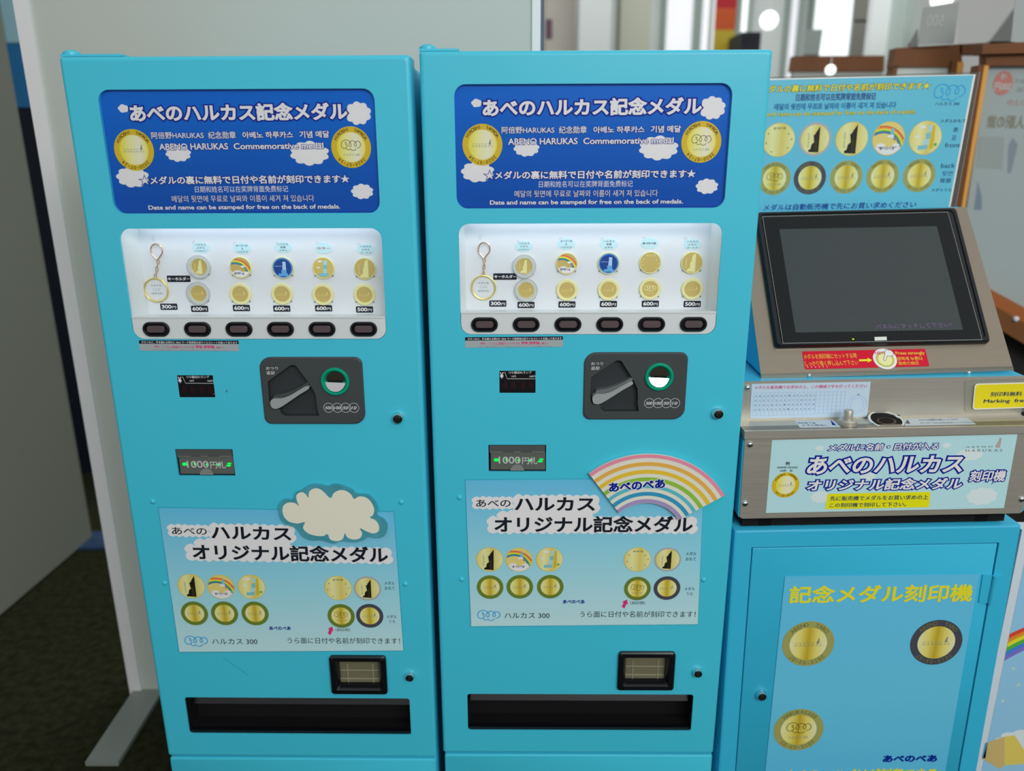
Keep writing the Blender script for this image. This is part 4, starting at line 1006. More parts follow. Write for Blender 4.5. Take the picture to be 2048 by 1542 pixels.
for (x, y, rx, kd, ring, tp, bt_) in ((580, 790, 153, 'name', inkolive2, 'ABENO  TARO', '2015・03・07'), (1336, 782, 153, 'name', inkdkgrey, 'ABENO  TARO', '2015・03・07'), (523, 1298, 147, 'three', inkolive2, 'HARUKAS300', '2015・03・07')):
    a = Q(x, y); R = (Q(x + rx, y)[0] - Q(x - rx, y)[0]) / 2
    medal_print('printed_medal', G, t, kd, a[0], a[1], R, .0004, ring=ring, top=tp, bottom=bt_)

# engraving machine
ez = zoomer(1460, 740, 3.483); sz = zoomer(1480, 400, 3.606)
FE = Fr(at_F(1478.7, 1037, 1.137), 0, RL)      # front plate plane, origin bottom-left
Qe = lambda x, y, z=0: FE.pt(*ez(x, y), z)
cxE = FE.W.translation.x + .23
t = thing('engraving_machine', 'teal and stainless steel medal engraving machine with touch screen on the cabinet', 'engraving machine', (cxE, FE.W.translation.y, topC + .004))
E_ = t
wE = FE.pt(2043, 1031)[0]; hP = Qe(95, 475)[1]; hL = Qe(95, 422)[1]
BK = -.048                                     # depth of the ledge
# heights along the back plate
yb0 = Qe(90, 352, BK)[1]; yb1 = Qe(90, 82, BK)[1]
mb = MB(); mb.prism(FE, rr(-.002, 0.001, wE + .003, hP - .004, .004), -.36, -.0015, tealdk)
mb.prism(FE, [(-.004, hP - .01), (wE + .004, hP - .01), (wE + .004, yb1 - .002), (-.004, yb1 - .002)], -.47, BK - .001, tealdk)
mb.build('body', t)
mb = MB(); mb.prism(FE, rr(0, 0, wE, hP, (.006, .006, .001, .001)), -.0015, .0008, steel); fp = mb.build('front_plate', t)
zc = -(FE.W.translation.z - topC) + .0035
mb = MB(); mb.box(FE, .012, zc, -.34, wE - .012, .0012, -.022, matblack)  # wide black block added for the dark shade under the machine
for fx in (.04, wE - .06): mb.box(FE, fx, zc, -.06, fx + .02, .0012, -.0215, black)
mb.build('foot', t)
mb = MB(); mb.box(FE, -.002, hP, -.02, wE + .004, hL, .004, steel); mb.box(FE, -.002, hL - .0015, BK, wE + .004, hL, -.001, steel); mb.build('ledge', t)
mb = MB(); mb.box(FE, -.002, hL, BK - .0012, wE + .004, yb1, BK, steel); bp = mb.build('back_plate', t)
for (x, y, zz2) in ((138, 517, .0008), (103, 928, .0008), (2030, 898, .0008)):
    a = Qe(x, y); screw(FE.off(z=zz2), fp, a[0], a[1], .0052, chrome)
a = Qe(122, 124, BK); screw(FE.off(z=BK), bp, a[0], a[1], .0052, chrome)
# name plate
G = FE.off(z=.0012); Q = lambda x, y: G.pt(*ez(x, y))
mb = MB(); mb.prism(G, [Q(293, 490), Q(2003, 448), Q(1908, 962), Q(250, 996)], -.0004, 0, aqua); npl = mb.build('name_plate', t)
for (x, y, w_, h_) in ((625, 545, 62, 36), (1510, 525, 62, 36), (1670, 590, 190, 85), (1755, 880, 220, 125), (630, 885, 140, 85), (960, 740, 120, 60)):
    a = Q(x, y); b = Q(x + w_, y + 0); c_ = Q(x, y - h_)
    mb = MB(); mb.poly(G, cloud(a[0], a[1], b[0] - a[0], c_[1] - a[1], 9, .13), .0001, mat('ink_soft_white', (196, 212, 218))); mb.build('printed_cloud', npl)
for (s, x0, y0, x1, y1, dy, bo, ou, sh) in (('メダルに名前・日付が入る', 680, 517, 1448, 566, -12, .025, .11, .15), ('あべのハルカス', 532, 605, 1612, 728, -14, .03, .105, .12), ('オリジナル記念メダル', 532, 762, 1610, 842, -14, .03, .12, .12), ('刻印機', 1660, 700, 1912, 778, -4, .025, .11, .12)):
    mb = MB(); txt(mb, G, s, x0, y0, x1, y1, .0006, inkwhite, dy=dy, zf=ez, bold=bo, outline=(ou, navy, .00035), shear=sh); mb.build('lettering', npl)
mb = MB(); mb.poly(G, [Q(680, 862), Q(1397, 848), Q(1385, 955), Q(665, 970)], .0002, mat('label_yellow', (220, 208, 10), rough=.5)); mb.build('yellow_label', npl)
dg_ = mat('ink_green_navy', (20, 60, 80), rough=.5)
for (s, x0, y0, x1, y1, dy) in (('先に販売機でメダルをお買い求めの上', 695, 878, 1378, 911, -10), ('この刻印機で刻印して下さい。', 693, 926, 1225, 957, -8)):
    mb = MB(); txt(mb, G, s, x0, y0, x1, y1, .0005, dg_, dy=dy, zf=ez, bold=.012); mb.build('lettering', npl)
for (s, x0, y0, x1, y1) in (('例', 385, 638, 413, 663), ('2020年7月24日', 327, 670, 467, 685), ('山田　弘', 348, 692, 436, 707)):
    mb = MB(); txt(mb, G, s, x0, y0, x1, y1, .0005, inkblack, zf=ez, bold=.012); mb.build('lettering', npl)
a = Q(387, 800); R = (Q(482, 800)[0] - Q(292, 800)[0]) / 2
o_ = medal_print('printed_medal', G, npl, 'nameglow', a[0], a[1], R, .0004, ring=inkgold, top='HIROSHI  YAMADA', bottom='2020・07・24', topc=inkbrown)
mb = MB(); txt(mb, G, 'H A R U K A S', 1640, 551, 1895, 569, .0005, inkgrey, dy=-2, zf=ez, bold=.0); txt(mb, G, 'A B E N O', 1642, 530, 1828, 541, .0005, inkgrey, dy=-3, zf=ez, bold=0)
a = Q(1850, 540); towermark(mb, G, a[0], a[1], Q(1850, 472)[1] - a[1], .0005, mat('ink_rose_grey', (170, 150, 150))); mb.build('printed_logo', npl)
# chart sheet
G = FE.off(z=BK + .0006); Q = lambda x, y: G.pt(*ez(x, y))
mb = MB(); mb.prism(G, [Q(152, 98), Q(980, 82), Q(955, 326), Q(138, 338)], -.0004, 0, mat('chart_paper', (176, 196, 216), rough=.35)); ch = mb.build('chart_sheet', t)
mb = MB(); txt(mb, G, 'メダルを販売機でお求めの上、この機械で字を打ってください', 170, 110, 953, 134, .0003, mat('ink_rose', (196, 70, 110)), dy=-12, zf=ez, bold=.008); mb.build('lettering', ch)
cb = mat('ink_chart_blue', (130, 165, 215))
mb = MB()
for i in range(16):
    x = 166 + i * 29; mb.stroke(G, [Q(x, 160 - i * .5), Q(x - 13, 318 - i * .5)], .0003, .0002, cb)
for j in range(6):
    y = 160 + j * 31.5; mb.stroke(G, [Q(166 - j * 2.6, y), Q(601 - j * 2.6, y - 7)], .0003, .0002, cb)
for i in range(8):
    x = 602 + i * 29; mb.stroke(G, [Q(x, 148 - i * .5), Q(x - 13, 306 - i * .5)], .0003, .0002, cb)
for j in range(7):
    y = 152 + j * 25; mb.stroke(G, [Q(601 - j * 2.2, y), Q(808 - j * 2.2, y - 4)], .0003, .0002, cb)
mb.build('printed_grid', ch)
mb = MB()
rows = ('ABCDEFGHIJKLMNO', 'PQRSTUVWXYZabcd', 'efghijklmnopqrs', 'tuvwxyz01234567')
for j, rw in enumerate(rows):
    for i, chh in enumerate(rw):
        x = 175 + i * 29 - j * 2.6; y = 186 + j * 31.5 - i * .5; txt(mb, G, chh, x, y - 9, x + 11, y, .0003, mat('ink_slate'), zf=ez, bold=0)
mb.build('lettering', ch)
a = Q(885, 240); R = Q(950, 240)[0] - a[0]
mb = MB(); mb.stroke(G, ell(a[0], a[1], R, n=40), .0004, .0002, cb, closed=True); mb.stroke(G, ell(a[0], a[1], R * .72, n=40), .0004, .0002, cb, closed=True); txt(mb, G, '例', 884, 165, 902, 178, .0003, inkgrey, zf=ez, bold=0); mb.build('printed_ring', ch)
# ledge: its own horizontal frame (x right, y towards the back, z up)
FL = Fr(None, W=FE.W @ Matrix.Translation((0, hL, 0)) @ Matrix.Rotation(-PI / 2, 4, 'X'))
QL = lambda x, y: FL.pt(*ez(x, y))
lab = mat('ledge_label', (176, 188, 192), rough=.4)
mb = MB(); mb.prism(FL, [QL(445, 354), QL(715, 348), QL(772, 398), QL(487, 402)], 0, .0004, lab); mb.prism(FL, [QL(700, 350), QL(740, 388), QL(712, 385)], .0004, .0006, navy)
txt(mb, FL, '刻印終了後', 475, 366, 600, 376, .0006, inknavy, zf=ez, bold=0); txt(mb, FL, 'メダル取出し', 505, 381, 690, 392, .0006, inknavy, zf=ez, bold=0); mb.build('ledge_label', t)
mb = MB(); mb.prism(FL, [QL(1208, 341), QL(1648, 332), QL(1712, 378), QL(1220, 388)], 0, .0004, lab); mb.prism(FL, [QL(1236, 347), QL(1256, 376), QL(1221, 374)], .0004, .0006, inkdkgrey)
txt(mb, FL, 'メダルは図柄を裏にして入れて', 1320, 346, 1600, 356, .0006, inknavy, dy=-6, zf=ez, bold=0); txt(mb, FL, 'コインケースに入れたままセットして下さい', 1330, 366, 1700, 376, .0006, inknavy, dy=-4, zf=ez, bold=0); mb.build('ledge_label', t)
a = QL(818, 376)
mb = MB(); mb.lathe(FL, a[0], a[1], [(.0145, 0), (.0145, .006), (.0125, .0085), (.0072, .0088)], steel, 32); pb = mb.build('eject_button', t, smooth=True)
mb = MB(); mb.lathe(FL, a[0], a[1], [(.0070, .0085), (.0070, .0225), (.0063, .0235)], steel, 28); mb.build('plunger', pb, smooth=True)
a = QL(1085, 362)
Fk = Fr(None, W=FL.W @ Matrix.Translation((a[0], a[1], .001)) @ Matrix.Rotation(math.radians(14), 4, 'X'))
mb = MB(); mb.lathe(Fk, 0, 0, [(.0272, -.004), (.0272, .002), (.0262, .0032), (.0235, .0032), (.0225, .001), (.0225, -.006)], chrome, 44)
sl = mb.build('medal_slot', t, smooth=True)
mb = MB(); mb.poly(Fk, ell(0, 0, .0226, n=36), .0018, matblack); mb.poly(Fk, ell(0, -.002, .015, .010, n=30), .0021, mat('slot_die', (80, 66, 58), rough=.3, metal=.8)); mb.poly(Fk, ell(0, -.001, .012, .008, n=30), .0024, matblack); mb.build('slot_well', sl)
a0 = Qe(975, 318, BK); a1 = Qe(1182, 312, BK); a2 = Qe(1170, 350, BK); a3 = Qe(985, 352, BK)
mb = MB(); mb.prism(FE, [a0, a1, (a2[0], hL), (a3[0], hL)], BK, BK + .0008, matblack); mb.build('slot_notch', sl)
# screen housing
hbL = at_F(1521.6, 757.7, 1.21)
TILT = math.radians(42.5)
FH = Fr(hbL, 0, math.radians(1.75), TILT)
Qh = lambda x, y, z=0: FH.pt(*sz(x, y), z)
ph = [(1521.6, 749), (2025.5, 732.5), (1932.6, 414.4), (1480, 430)]
P = [FH.pt(*p) for p in ph]
steel_darkrefl = mat('brushed_steel_dark_reflection', (164, 153, 136), rough=.34, metal=.75, k=.9, bump=.12, bscale=500, brushed=True)  # same stainless as the plates; its dim brownish reflection is put into the colour
mb = MB(); mb.prism(FH, P, -.0012, 0, steel_darkrefl); hs = mb.build('screen_panel', t)
# solid behind the slanted panel
wv = [FH.W @ Vector((x, y, -.0014)) for x, y in P]
zf_ = (FE.W @ Vector((.2, yb1, BK))).z + .0005
ybk = FH.W.translation.y + .27
vs = [wv[0], wv[1], wv[2], wv[3], Vector((wv[0].x, wv[0].y, zf_)), Vector((wv[1].x, wv[1].y, zf_)), Vector((wv[2].x, ybk, zf_)), Vector((wv[3].x, ybk, zf_)), Vector((wv[2].x, ybk, wv[2].z)), Vector((wv[3].x, ybk, wv[3].z))]
mb = MB(); mb.add([tuple(v) for v in vs], [(0, 1, 2, 3), (0, 4, 5, 1), (4, 7, 6, 5), (3, 2, 8, 9), (9, 8, 6, 7), (1, 5, 6, 8, 2), (0, 3, 9, 7, 4)], tealdk); mb.build('screen_housing', t)
Fv = Fr(FH.W @ Vector((0, 0, 0)), 0, math.radians(1.75))
l0 = Fv.pt(1522, 757.5); l1 = Fv.pt(2027, 741); l2 = Fv.pt(2025.5, 732.5); l3 = Fv.pt(1521.6, 749)
mb = MB(); mb.prism(Fv, [l0, l1, l2, l3], -.001, .0012, steel_darkrefl); lip = mb.build('bottom_lip', t)
for p in ((497, 1266), (1648, 1246)):
    a = Fv.pt(*sz(*p)); screw(Fv.off(z=.001), lip, a[0], a[1], .0038, chrome)
# touch screen
zsc = .010
bez = [Qh(100, 108), Qh(1545, 76), Qh(1793, 1040), Qh(248, 1075)]
def rquad(P, r, n=4):
    out = []
    for i in range(4):
        p = Vector(P[i]); a = (Vector(P[i - 1]) - p).normalized() * r; b = (Vector(P[(i + 1) % 4]) - p).normalized() * r
        for k in range(n + 1):
            s = k / n; out.append(tuple(p + a * (1 - s) ** 2 + b * s ** 2))
    return out[::-1]
def scaleq(P, f):
    c_ = sum((Vector(p) for p in P), Vector((0, 0))) / 4; return [tuple(c_ + (Vector(p) - c_) * f) for p in P]
mb = MB(); mb.loft(FH, [[(x, y, z) for x, y in rquad(scaleq(bez, f), .008)] for f, z in ((1, 0), (1, .006), (.985, zsc), (.955, zsc), (.95, zsc - .002))], black)
bz_ = mb.build('screen_bezel', t, smooth=True)
inn4 = [Qh(162, 122, zsc), Qh(1497, 88, zsc), Qh(1745, 1008, zsc), Qh(310, 1035, zsc)]
mb = MB(); mb.stroke(FH, inn4, .0009, zsc + .0006, mat('bezel_trim_line', (170, 172, 165), rough=.3, metal=.5), closed=True); mb.build('trim_line', bz_)
mb = MB(); mb.poly(FH, inn4, zsc + .0002, mat('screen_border', (14, 17, 19), rough=.3, spec=.35)); mb.build('screen_border', bz_)
scr = [Qh(283, 212, zsc), Qh(1418, 190, zsc), Qh(1607, 937, zsc), Qh(400, 957, zsc)]
mb = MB(); mb.poly(FH, scr, zsc + .0005, mat('screen_off', (60, 66, 66), rough=.35, var=.15, vscale=260, k=.78, spec=.35)); dsp = mb.build('display', t)
mb = MB(); txt(mb, FH, 'パネルにタッチして下さい！', 982, 900, 1530, 935, zsc + .0008, mat('screen_violet', (112, 88, 128)), dy=-16, zf=sz, bold=0, pz=zsc, shear=.0); mb.build('lettering', dsp)
mb = MB(); mb.poly(FH, [Qh(968, 990, zsc), Qh(1055, 987, zsc), Qh(1058, 1013, zsc), Qh(971, 1016, zsc)], zsc + .0008, mat('paper_tab', (200, 205, 195))); mb.build('paper_tab', bz_)
a = Qh(815, 1005, zsc); mb = MB(); mb.box(FH, a[0] - .0014, a[1] - .0008, zsc, a[0] + .0014, a[1] + .0008, zsc + .001, mat('lamp_yellow_green', (160, 210, 30), emit=(170, 230, 30), es=.8)); mb.build('power_lamp', bz_)
# red press-strongly label
G = FH.off(z=.0006); Q = lambda x, y: G.pt(*sz(x, y))
mb = MB(); mb.prism(G, rquad([Q(448, 1092), Q(1335, 1073), Q(1367, 1198), Q(470, 1220)], .0025), -.0004, 0, mat('label_red', (190, 8, 40), rough=.4)); rl = mb.build('red_label', t)
iy = mat('ink_warm_yellow', (222, 176, 60))
for (s, x0, y0, x1, y1, dy, bo) in (('メダルを刻印機にセットする時', 463, 1112, 845, 1148, -8, .0), ('しっかり強く押し込んで下さい', 473, 1162, 855, 1199, -8, 0), ('Press strongly', 1125, 1094, 1335, 1122, -2, .02), ('강하게 누른다', 1135, 1132, 1320, 1160, -3, .02), ('我用力按压', 1143, 1167, 1293, 1191, -3, .01)):
    mb = MB(); txt(mb, G, s, x0, y0, x1, y1, .0003, iy, dy=dy, zf=sz, bold=bo); mb.build('lettering', rl)
mb = MB(); mb.poly(G, [Q(*p) for p in ((858, 1150), (920, 1148), (918, 1138), (953, 1155), (922, 1172), (921, 1162), (860, 1164))], .0002, inkyel); mb.build('printed_arrow', rl)
a = Q(1045, 1146); R = (Q(1130, 1146)[0] - Q(960, 1146)[0]) / 2
mb = MB(); mb.poly(G, ell(a[0], a[1], R, n=36), .0002, cloudw); mb.poly(G, ell(a[0], a[1] - .001, R * .78, R * .74, n=36), .0003, mat('ink_pale_olive', (176, 176, 84))); mb.poly(G, ell(a[0], a[1] - .001, R * .6, R * .58, n=36), .0004, mat('ink_pale_lime', (216, 216, 150)))
mb.poly(G, [Q(*p) for p in ((1040, 1160), (1033, 1150), (1045, 1112), (1042, 1095), (1052, 1082), (1085, 1085), (1105, 1100), (1102, 1122), (1080, 1130), (1065, 1122), (1055, 1140), (1048, 1160))], .0006, inkwhite)
mb.stroke(G, [Q(*p) for p in ((1040, 1160), (1033, 1150), (1045, 1112), (1042, 1095), (1052, 1082), (1085, 1085), (1105, 1100), (1102, 1122), (1080, 1130), (1065, 1122), (1055, 1140), (1048, 1160))], .0006, .0007, inkblack, closed=True)
txt(mb, G, 'PUSH!', 962, 1094, 1036, 1115, .0008, inkpink, zf=sz, bold=0)
mb.build('printed_medal', rl)
mb = MB()
for i in range(6): b = Q(488 + i * 28, 1206 - i * .5); mb.poly(G, ell(b[0], b[1], .0008, n=10), .0003, inkwhite)
mb.build('printed_dots', rl)

# yellow placard in a clear holder
G = FE.off(z=BK + .003); Q = lambda x, y: G.pt(*ez(x, y))
t = thing('placard', 'small yellow placard in a clear holder on the steel back plate at right', 'sign', G.W @ Vector((*Q(1900, 290), 0)))
ry = rquad([Q(1705, 95), Q(2260, 80), Q(2235, 258), Q(1688, 276)], .006)
mb = MB(); mb.prism(G, rquad([Q(1640, 72), Q(2290, 55), Q(2260, 285), Q(1640, 300)], .004), -.002, -.0004, glassy('clear_holder', tint=(.95, .96, .95), gloss=.6, rough=.08, opac=.12, ocol=(190, 190, 180))); mb.build('clear_holder', t)
mb = MB(); mb.prism(G, ry, -.0003, .0004, mat('ink_cream', (216, 214, 190))); mb.build('card', t)
mb = MB(); mb.poly(G, rquad([Q(1713, 103), Q(2252, 88), Q(2227, 250), Q(1697, 268)], .005), .0006, mat('placard_yellow', (222, 196, 30), rough=.4)); mb.build('yellow_face', t)
mb = MB(); txt(mb, G, '刻印料無料', 1810, 152, 2030, 185, .0008, dg_, dy=-4, zf=ez, bold=.015); mb.build('lettering', t)
mb = MB(); txt(mb, G, 'Marking  free', 1762, 204, 2068, 236, .0008, dg_, dy=-6, zf=ez, bold=.02); mb.build('lettering', t)

# sign board behind the screen
gz = zoomer(1480, 120, 3.606)
c0 = at_F(1900, 420, 1.535)
G = Fr(c0, 0, math.radians(1.55)); Q = lambda x, y: G.pt(*gz(x, y))
t = thing('sign_board', 'blue medal instruction sign in a clear acrylic holder behind the touch screen', 'sign', (c0.x - .2, c0.y, wv[2].z))
LX = -60
mb = MB(); mb.prism(G, [Q(LX, 1120), Q(1548, 1120), Q(1735, 85), Q(LX, 128)], -.003, -.0004, glassy('acrylic_sheet', tint=(.85, .87, .86), gloss=1.2, rough=.05, opac=.12)); mb.build('acrylic_holder', t)
zt_ = (FE.W @ Vector((.45, yb1, BK))).z
for px_ in (300, 1300):
    p_ = G.W @ Vector((*Q(px_, 1100), 0)); mb = MB(); mb.box(FF, p_.x - .01, p_.y + .0035, zt_, p_.x + .01, p_.y + .0065, p_.z + .03, steel); mb.build('support_bar', t)
mb = MB(); mb.prism(G, [Q(LX, 1110), Q(1508, 1110), Q(1700, 103), Q(LX, 140)], -.0002, .0002, mat('paper_white', (206, 210, 206))); mb.build('paper', t)
mb = MB(); mb.poly(G, [Q(LX, 1110), Q(1495, 1110), Q(1682, 110), Q(LX, 152)], .0004, signblue); mb.build('printed_sheet', t)
for (s, x0, y0, x1, y1, dy, mm, bo, ou, sh) in (
    ('★メダルの裏に無料で日付や名前が刻印できます★', 92, 185, 1370, 240, -28, inkyel, .025, (.065, inknavy), .12),
    ('日期和姓名可以在奖牌背面免费标记', 402, 246, 976, 295, -10, mat('ink_steel_blue', (60, 110, 160)), .0, (.035, inknavy), 0),
    ('메달의 뒷면에 무료로 날짜와 이름이 새겨 져 있습니다', 246, 318, 1122, 361, -16, inkblue, .0, (.04, inknavy), 0),
    ('Date and name can be stamped for free on the back of medals.', 85, 378, 1266, 418, -22, inkyel, .012, (.045, dg_), 0),
    ('ハルカス 300', 1405, 305, 1580, 328, -2, inknavy, 0, None, 0), ('メダルおもて', 1443, 426, 1625, 452, -1, inknavy, .005, None, 0), ('表', 1533, 485, 1571, 521, 0, inknavy, -.004, None, 0), ('표', 1522, 545, 1558, 578, 0, mat('ink_mid_blue', (50, 80, 130)), 0, None, 0),
    ('front', 1475, 598, 1583, 632, -2, inknavy, -.002, None, 0), ('back', 1447, 745, 1548, 779, -2, inknavy, -.002, None, 0), ('뒷면', 1452, 800, 1529, 836, 0, mat('ink_mid_blue'), 0, None, 0), ('背部', 1438, 852, 1518, 886, -1, inknavy, .004, None, 0),
    ('メダルうら', 1378, 925, 1521, 949, -1, inknavy, .002, None, 0), ('メダルは自動販売機で先にお買い求めください', 165, 1042, 1266, 1088, -24, navy, .008, None, .1)):
    mb = MB(); txt(mb, G, s, x0, y0, x1, y1, .0008, mm, dy=dy, zf=gz, bold=bo, outline=(ou[0], ou[1], .0006) if ou else None, shear=sh); mb.build('lettering', t)
mb = MB(); a = Q(1511, 233); logo300(mb, G, a[0], a[1], Q(1622, 233)[0] - Q(1400, 233)[0], .0006, inkblue, lw=.034); mb.build('printed_logo', t)
R = (Q(657, 567)[0] - Q(422, 567)[0]) / 2
for (x, y, kd, ring, tp, bt_) in ((278, 577, 'stars', None, '', ''), (540, 572, 'tower', inksilver, '', ''), (805, 569, 'tower', None, '', ''), (1070, 567, 'rainbow', None, '', ''), (1335, 562, 'colour', None, '', ''),
                          (248, 855, 'three', inkolive2, 'HARUKAS300', '2015・03・07'), (503, 850, 'name', inkdkgrey, 'ABENO  TARO', '2015・03・07'), (765, 845, 'name', inkolive2, 'ABENO  TARO', '2015・03・07'), (1027, 838, 'name', inkolive2, 'ABENO  TARO', '2015・03・07'), (1291, 833, 'name', inkolive2, 'ABENO  TARO', '2015・03・07')):
    a = Q(x, y); medal_print('printed_medal', G, t, kd, a[0], a[1], R, .0006, ring=ring, top=tp, bottom=bt_)

# ------------------------------------------------------------------ board at the lower right
G = Fr(at_F(2043, 1100, 1.20), 0, 0.0)
t = thing('poster_board', 'white-bordered board with a printed rainbow and sky at the lower right', 'poster board', (G.W.translation.x + .2, 1.20, 0))
p = [G.pt(*q) for q in ((1947, 1542), (2043, 1100))]
xb = p[0][0]; top_ = G.pt(2050, 1060)[1]; bot = -G.W.translation.z + .01
mb = MB(); mb.box(G, xb - .0, bot, -.03, xb + .5, top_, 0, mat('board_white', (196, 204, 208), rough=.4)); mb.build('board', t)
mb = MB(); mb.box(G, xb - .004, bot, -.034, xb - .0002, top_, -.004, mat('board_edge_grey', (60, 80, 96), rough=.5)); mb.build('side_edge', t)
mb = MB(); mb.poly(G, [(xb + .015, bot + .02), (xb + .485, bot + .02), (xb + .485, top_ - .01), (xb + .015, top_ - .01)], .0004, mat('board_sky', (136, 184, 214), rough=.35, k=.72)); mb.build('sky_print', t)
bz2 = zoomer(1900, 1100, 3.488); Q = lambda x, y: Vector(G.pt(*bz2(x, y)))
cols6 = [(190, 60, 40), (220, 120, 40), (222, 190, 40), (70, 150, 60), (60, 110, 180), (110, 95, 170)]
le = [Q(408, 585), Q(372, 778)]; re = [Q(560, 510), Q(560, 660)]
pc = Q(900, 1500); 
for k, c_ in enumerate(cols6):
    r0_ = (Q(405, 590) - pc).length; r1_ = (Q(372, 775) - pc).length
    ra = r0_ + (r1_ - r0_) * k / 6; rb = r0_ + (r1_ - r0_) * (k + 1) / 6
    pts = []
    A_ = [math.radians(d_) for d_ in range(40, 180, 3)]
    oo = [(pc.x + ra * math.cos(a), pc.y + ra * math.sin(a)) for a in A_]; ii = [(pc.x + rb * math.cos(a), pc.y + rb * math.sin(a)) for a in A_]
    mb = MB()
    for q in range(len(A_) - 1):
        quad = [oo[q], oo[q + 1], ii[q + 1], ii[q]]
        if min(y for x, y in quad) < bot + .02: continue
        for lim, sg in ((xb + .015, 1), (xb + .485, -1)):     # trim at the printed edge
            nq = []
            for i_ in range(len(quad)):
                a_, b_ = quad[i_], quad[(i_ + 1) % len(quad)]
                ia, ib = (a_[0] - lim) * sg >= 0, (b_[0] - lim) * sg >= 0
                if ia: nq.append(a_)
                if ia != ib: f_ = (lim - a_[0]) / (b_[0] - a_[0]); nq.append((lim, a_[1] + (b_[1] - a_[1]) * f_))
            quad = nq
            if len(quad) < 3: break
        if len(quad) >= 3: mb.poly(G, quad, .0006, mat('board_rainbow_%d' % k, c_, rough=.4, k=.6))
    if mb.f: mb.build('rainbow_band', t)
for (x, y) in ((440, 825), (475, 937), (365, 1050)):
    a = Q(x, y); mb = MB(); lay(mb, G, '★', (a.x - .004, a.y - .004), (a.x + .004, a.y - .004), .008, .0006, mat('star_pale', (190, 205, 170)), bold=0); mb.build('printed_star', t)
mb = MB(); a = Q(420, 1330); mb.poly(G, cloud(a.x + .02, a.y, .10, .05, 9), .0005, mat('board_cloud', (200, 210, 214))); mb.build('printed_cloud', t)
for pts, mm in (([(262, 1340), (378, 1300), (378, 1500), (345, 1525), (225, 1455)], mat('tile_tan', (190, 165, 105))), ([(378, 1300), (450, 1290), (520, 1400), (520, 1490), (378, 1500)], mat('tile_ochre', (205, 185, 90))), ([(222, 1450), (245, 1345), (262, 1340), (245, 1452)], mat('tile_blue', (70, 140, 180)))):
    mb = MB(); mb.poly(G, [tuple(Q(*p_)) for p_ in pts], .0008, mm); mb.build('printed_tile', t)

# ------------------------------------------------------------------ wooden display frames at the right
wood = mat('stained_wood', (104, 64, 34), rough=.5, k=.62, var=.25, vscale=14)
woodl = mat('light_wood_edge', (206, 140, 66), rough=.5, k=.62)
woodo = mat('orange_wood', (138, 80, 42), rough=.5, k=.6)
FR = 2.05
def quad3(mb, pix, F_, th, m, yaw=0.0, piv=None):
    G = Fr(at_F(*pix[0], F_), yaw); mb.prism(G, [G.pt(*p) for p in pix], -th, 0, m); return G
t = thing('noticeboard', 'brown wooden display frame holding a see-through poster sheet, right edge of photo', 'noticeboard', (at_F(2000, 400, FR).x, FR, 0))
mb = MB(); quad3(mb, [(1965, 108), (2130, 104), (2140, 80), (1965, 88)], FR - .02, .04, wood); mb.build('top_rail', t)
mb = MB(); quad3(mb, [(1972, 131), (2130, 131), (2130, 105), (1972, 108)], FR, .03, wood); mb.build('lower_top_rail', t)
mb = MB(); quad3(mb, [(1903, 470), (1914, 470), (1972, 130), (1958, 130)], FR, .035, wood); mb.build('post', t)
mb = MB(); quad3(mb, [(1914, 470), (1921, 470), (1978, 131), (1969, 131)], FR - .003, .03, woodl); mb.build('post_edge', t)
mb = MB(); G = quad3(mb, [(1915, 545), (2140, 665), (2140, 131), (1976, 131)], FR + .02, .004, glassy('sheet_film', tint=(.8, .84, .84), gloss=.8, rough=.15, opac=.9, ocol=(158, 170, 168))); sh = mb.build('see_through_sheet', t)
hz = zoomer(1940, 120, 5.139)
fr_ = mat('faded_red', (176, 116, 108), rough=.6); fg = mat('faded_grey_ink', (128, 136, 134), rough=.6); fw = mat('faded_white', (176, 182, 178), rough=.6)
Q = lambda x, y: G.pt(*hz(x, y))
a = Q(337, 238); mb = MB(); mb.poly(G, ell(a[0], a[1], Q(437, 238)[0] - a[0], (Q(337, 110)[1] - a[1]) * .98, n=36), .0006, fr_)
txt(mb, G, '1個', 314, 140, 368, 200, .001, fw, zf=hz, bold=.015, mirror=True); txt(mb, G, '500円', 243, 232, 410, 315, .001, fw, zf=hz, bold=.02, mirror=True); mb.build('price_mark', t)
for (s, x0, y0, x1, y1, mm, bo) in (('ひとつ上の', 380, 400, 700, 460, fr_, 0), ('の人駅の旅', 160, 560, 640, 700, mat('faded_brown', (128, 126, 112)), .03), ('コインを入れて', 455, 190, 800, 245, fg, 0), ('下記', 475, 275, 600, 325, fg, 0)):
    mb = MB(); txt(mb, G, s, x0, y0, x1, y1, .0008, mm, dy=12, zf=hz, bold=bo, mirror=True); mb.build('lettering', t)
for pts, mm in (([(95, 785), (350, 790), (330, 1120), (60, 1100)], mat('faded_slate', (140, 150, 147))), ([(40, 1540), (80, 1250), (120, 1400), (120, 1540)], mat('faded_blue', (112, 128, 140))), ([(395, 880), (440, 800), (490, 870), (470, 960), (420, 1160), (385, 1160)], mat('faded_blue2', (122, 134, 142)))):
    mb = MB(); mb.poly(G, [Q(*p) for p in pts], .0005, mm); mb.build('faded_print', t)
mb = MB(); quad3(mb, [(1900, 534), (2140, 665), (2140, 700), (1900, 560)], FR - .01, .03, woodo); mb.build('bottom_rail', t)
mb = MB(); Gk = quad3(mb, [(1900, 560), (2140, 698), (2140, 742), (1900, 600)], FR - .035, .02, wood); mb.build('bottom_board', t)
a = Gk.pt(2030, 637); mb = MB(); mb.lathe(Gk, a[0], a[1], [(.0065, 0), (.007, .005), (.0064, .008), (.004, .010), (.001, .0105)], mat('white_knob', (205, 215, 220), rough=.3), 24); mb.build('knob', t, smooth=True)
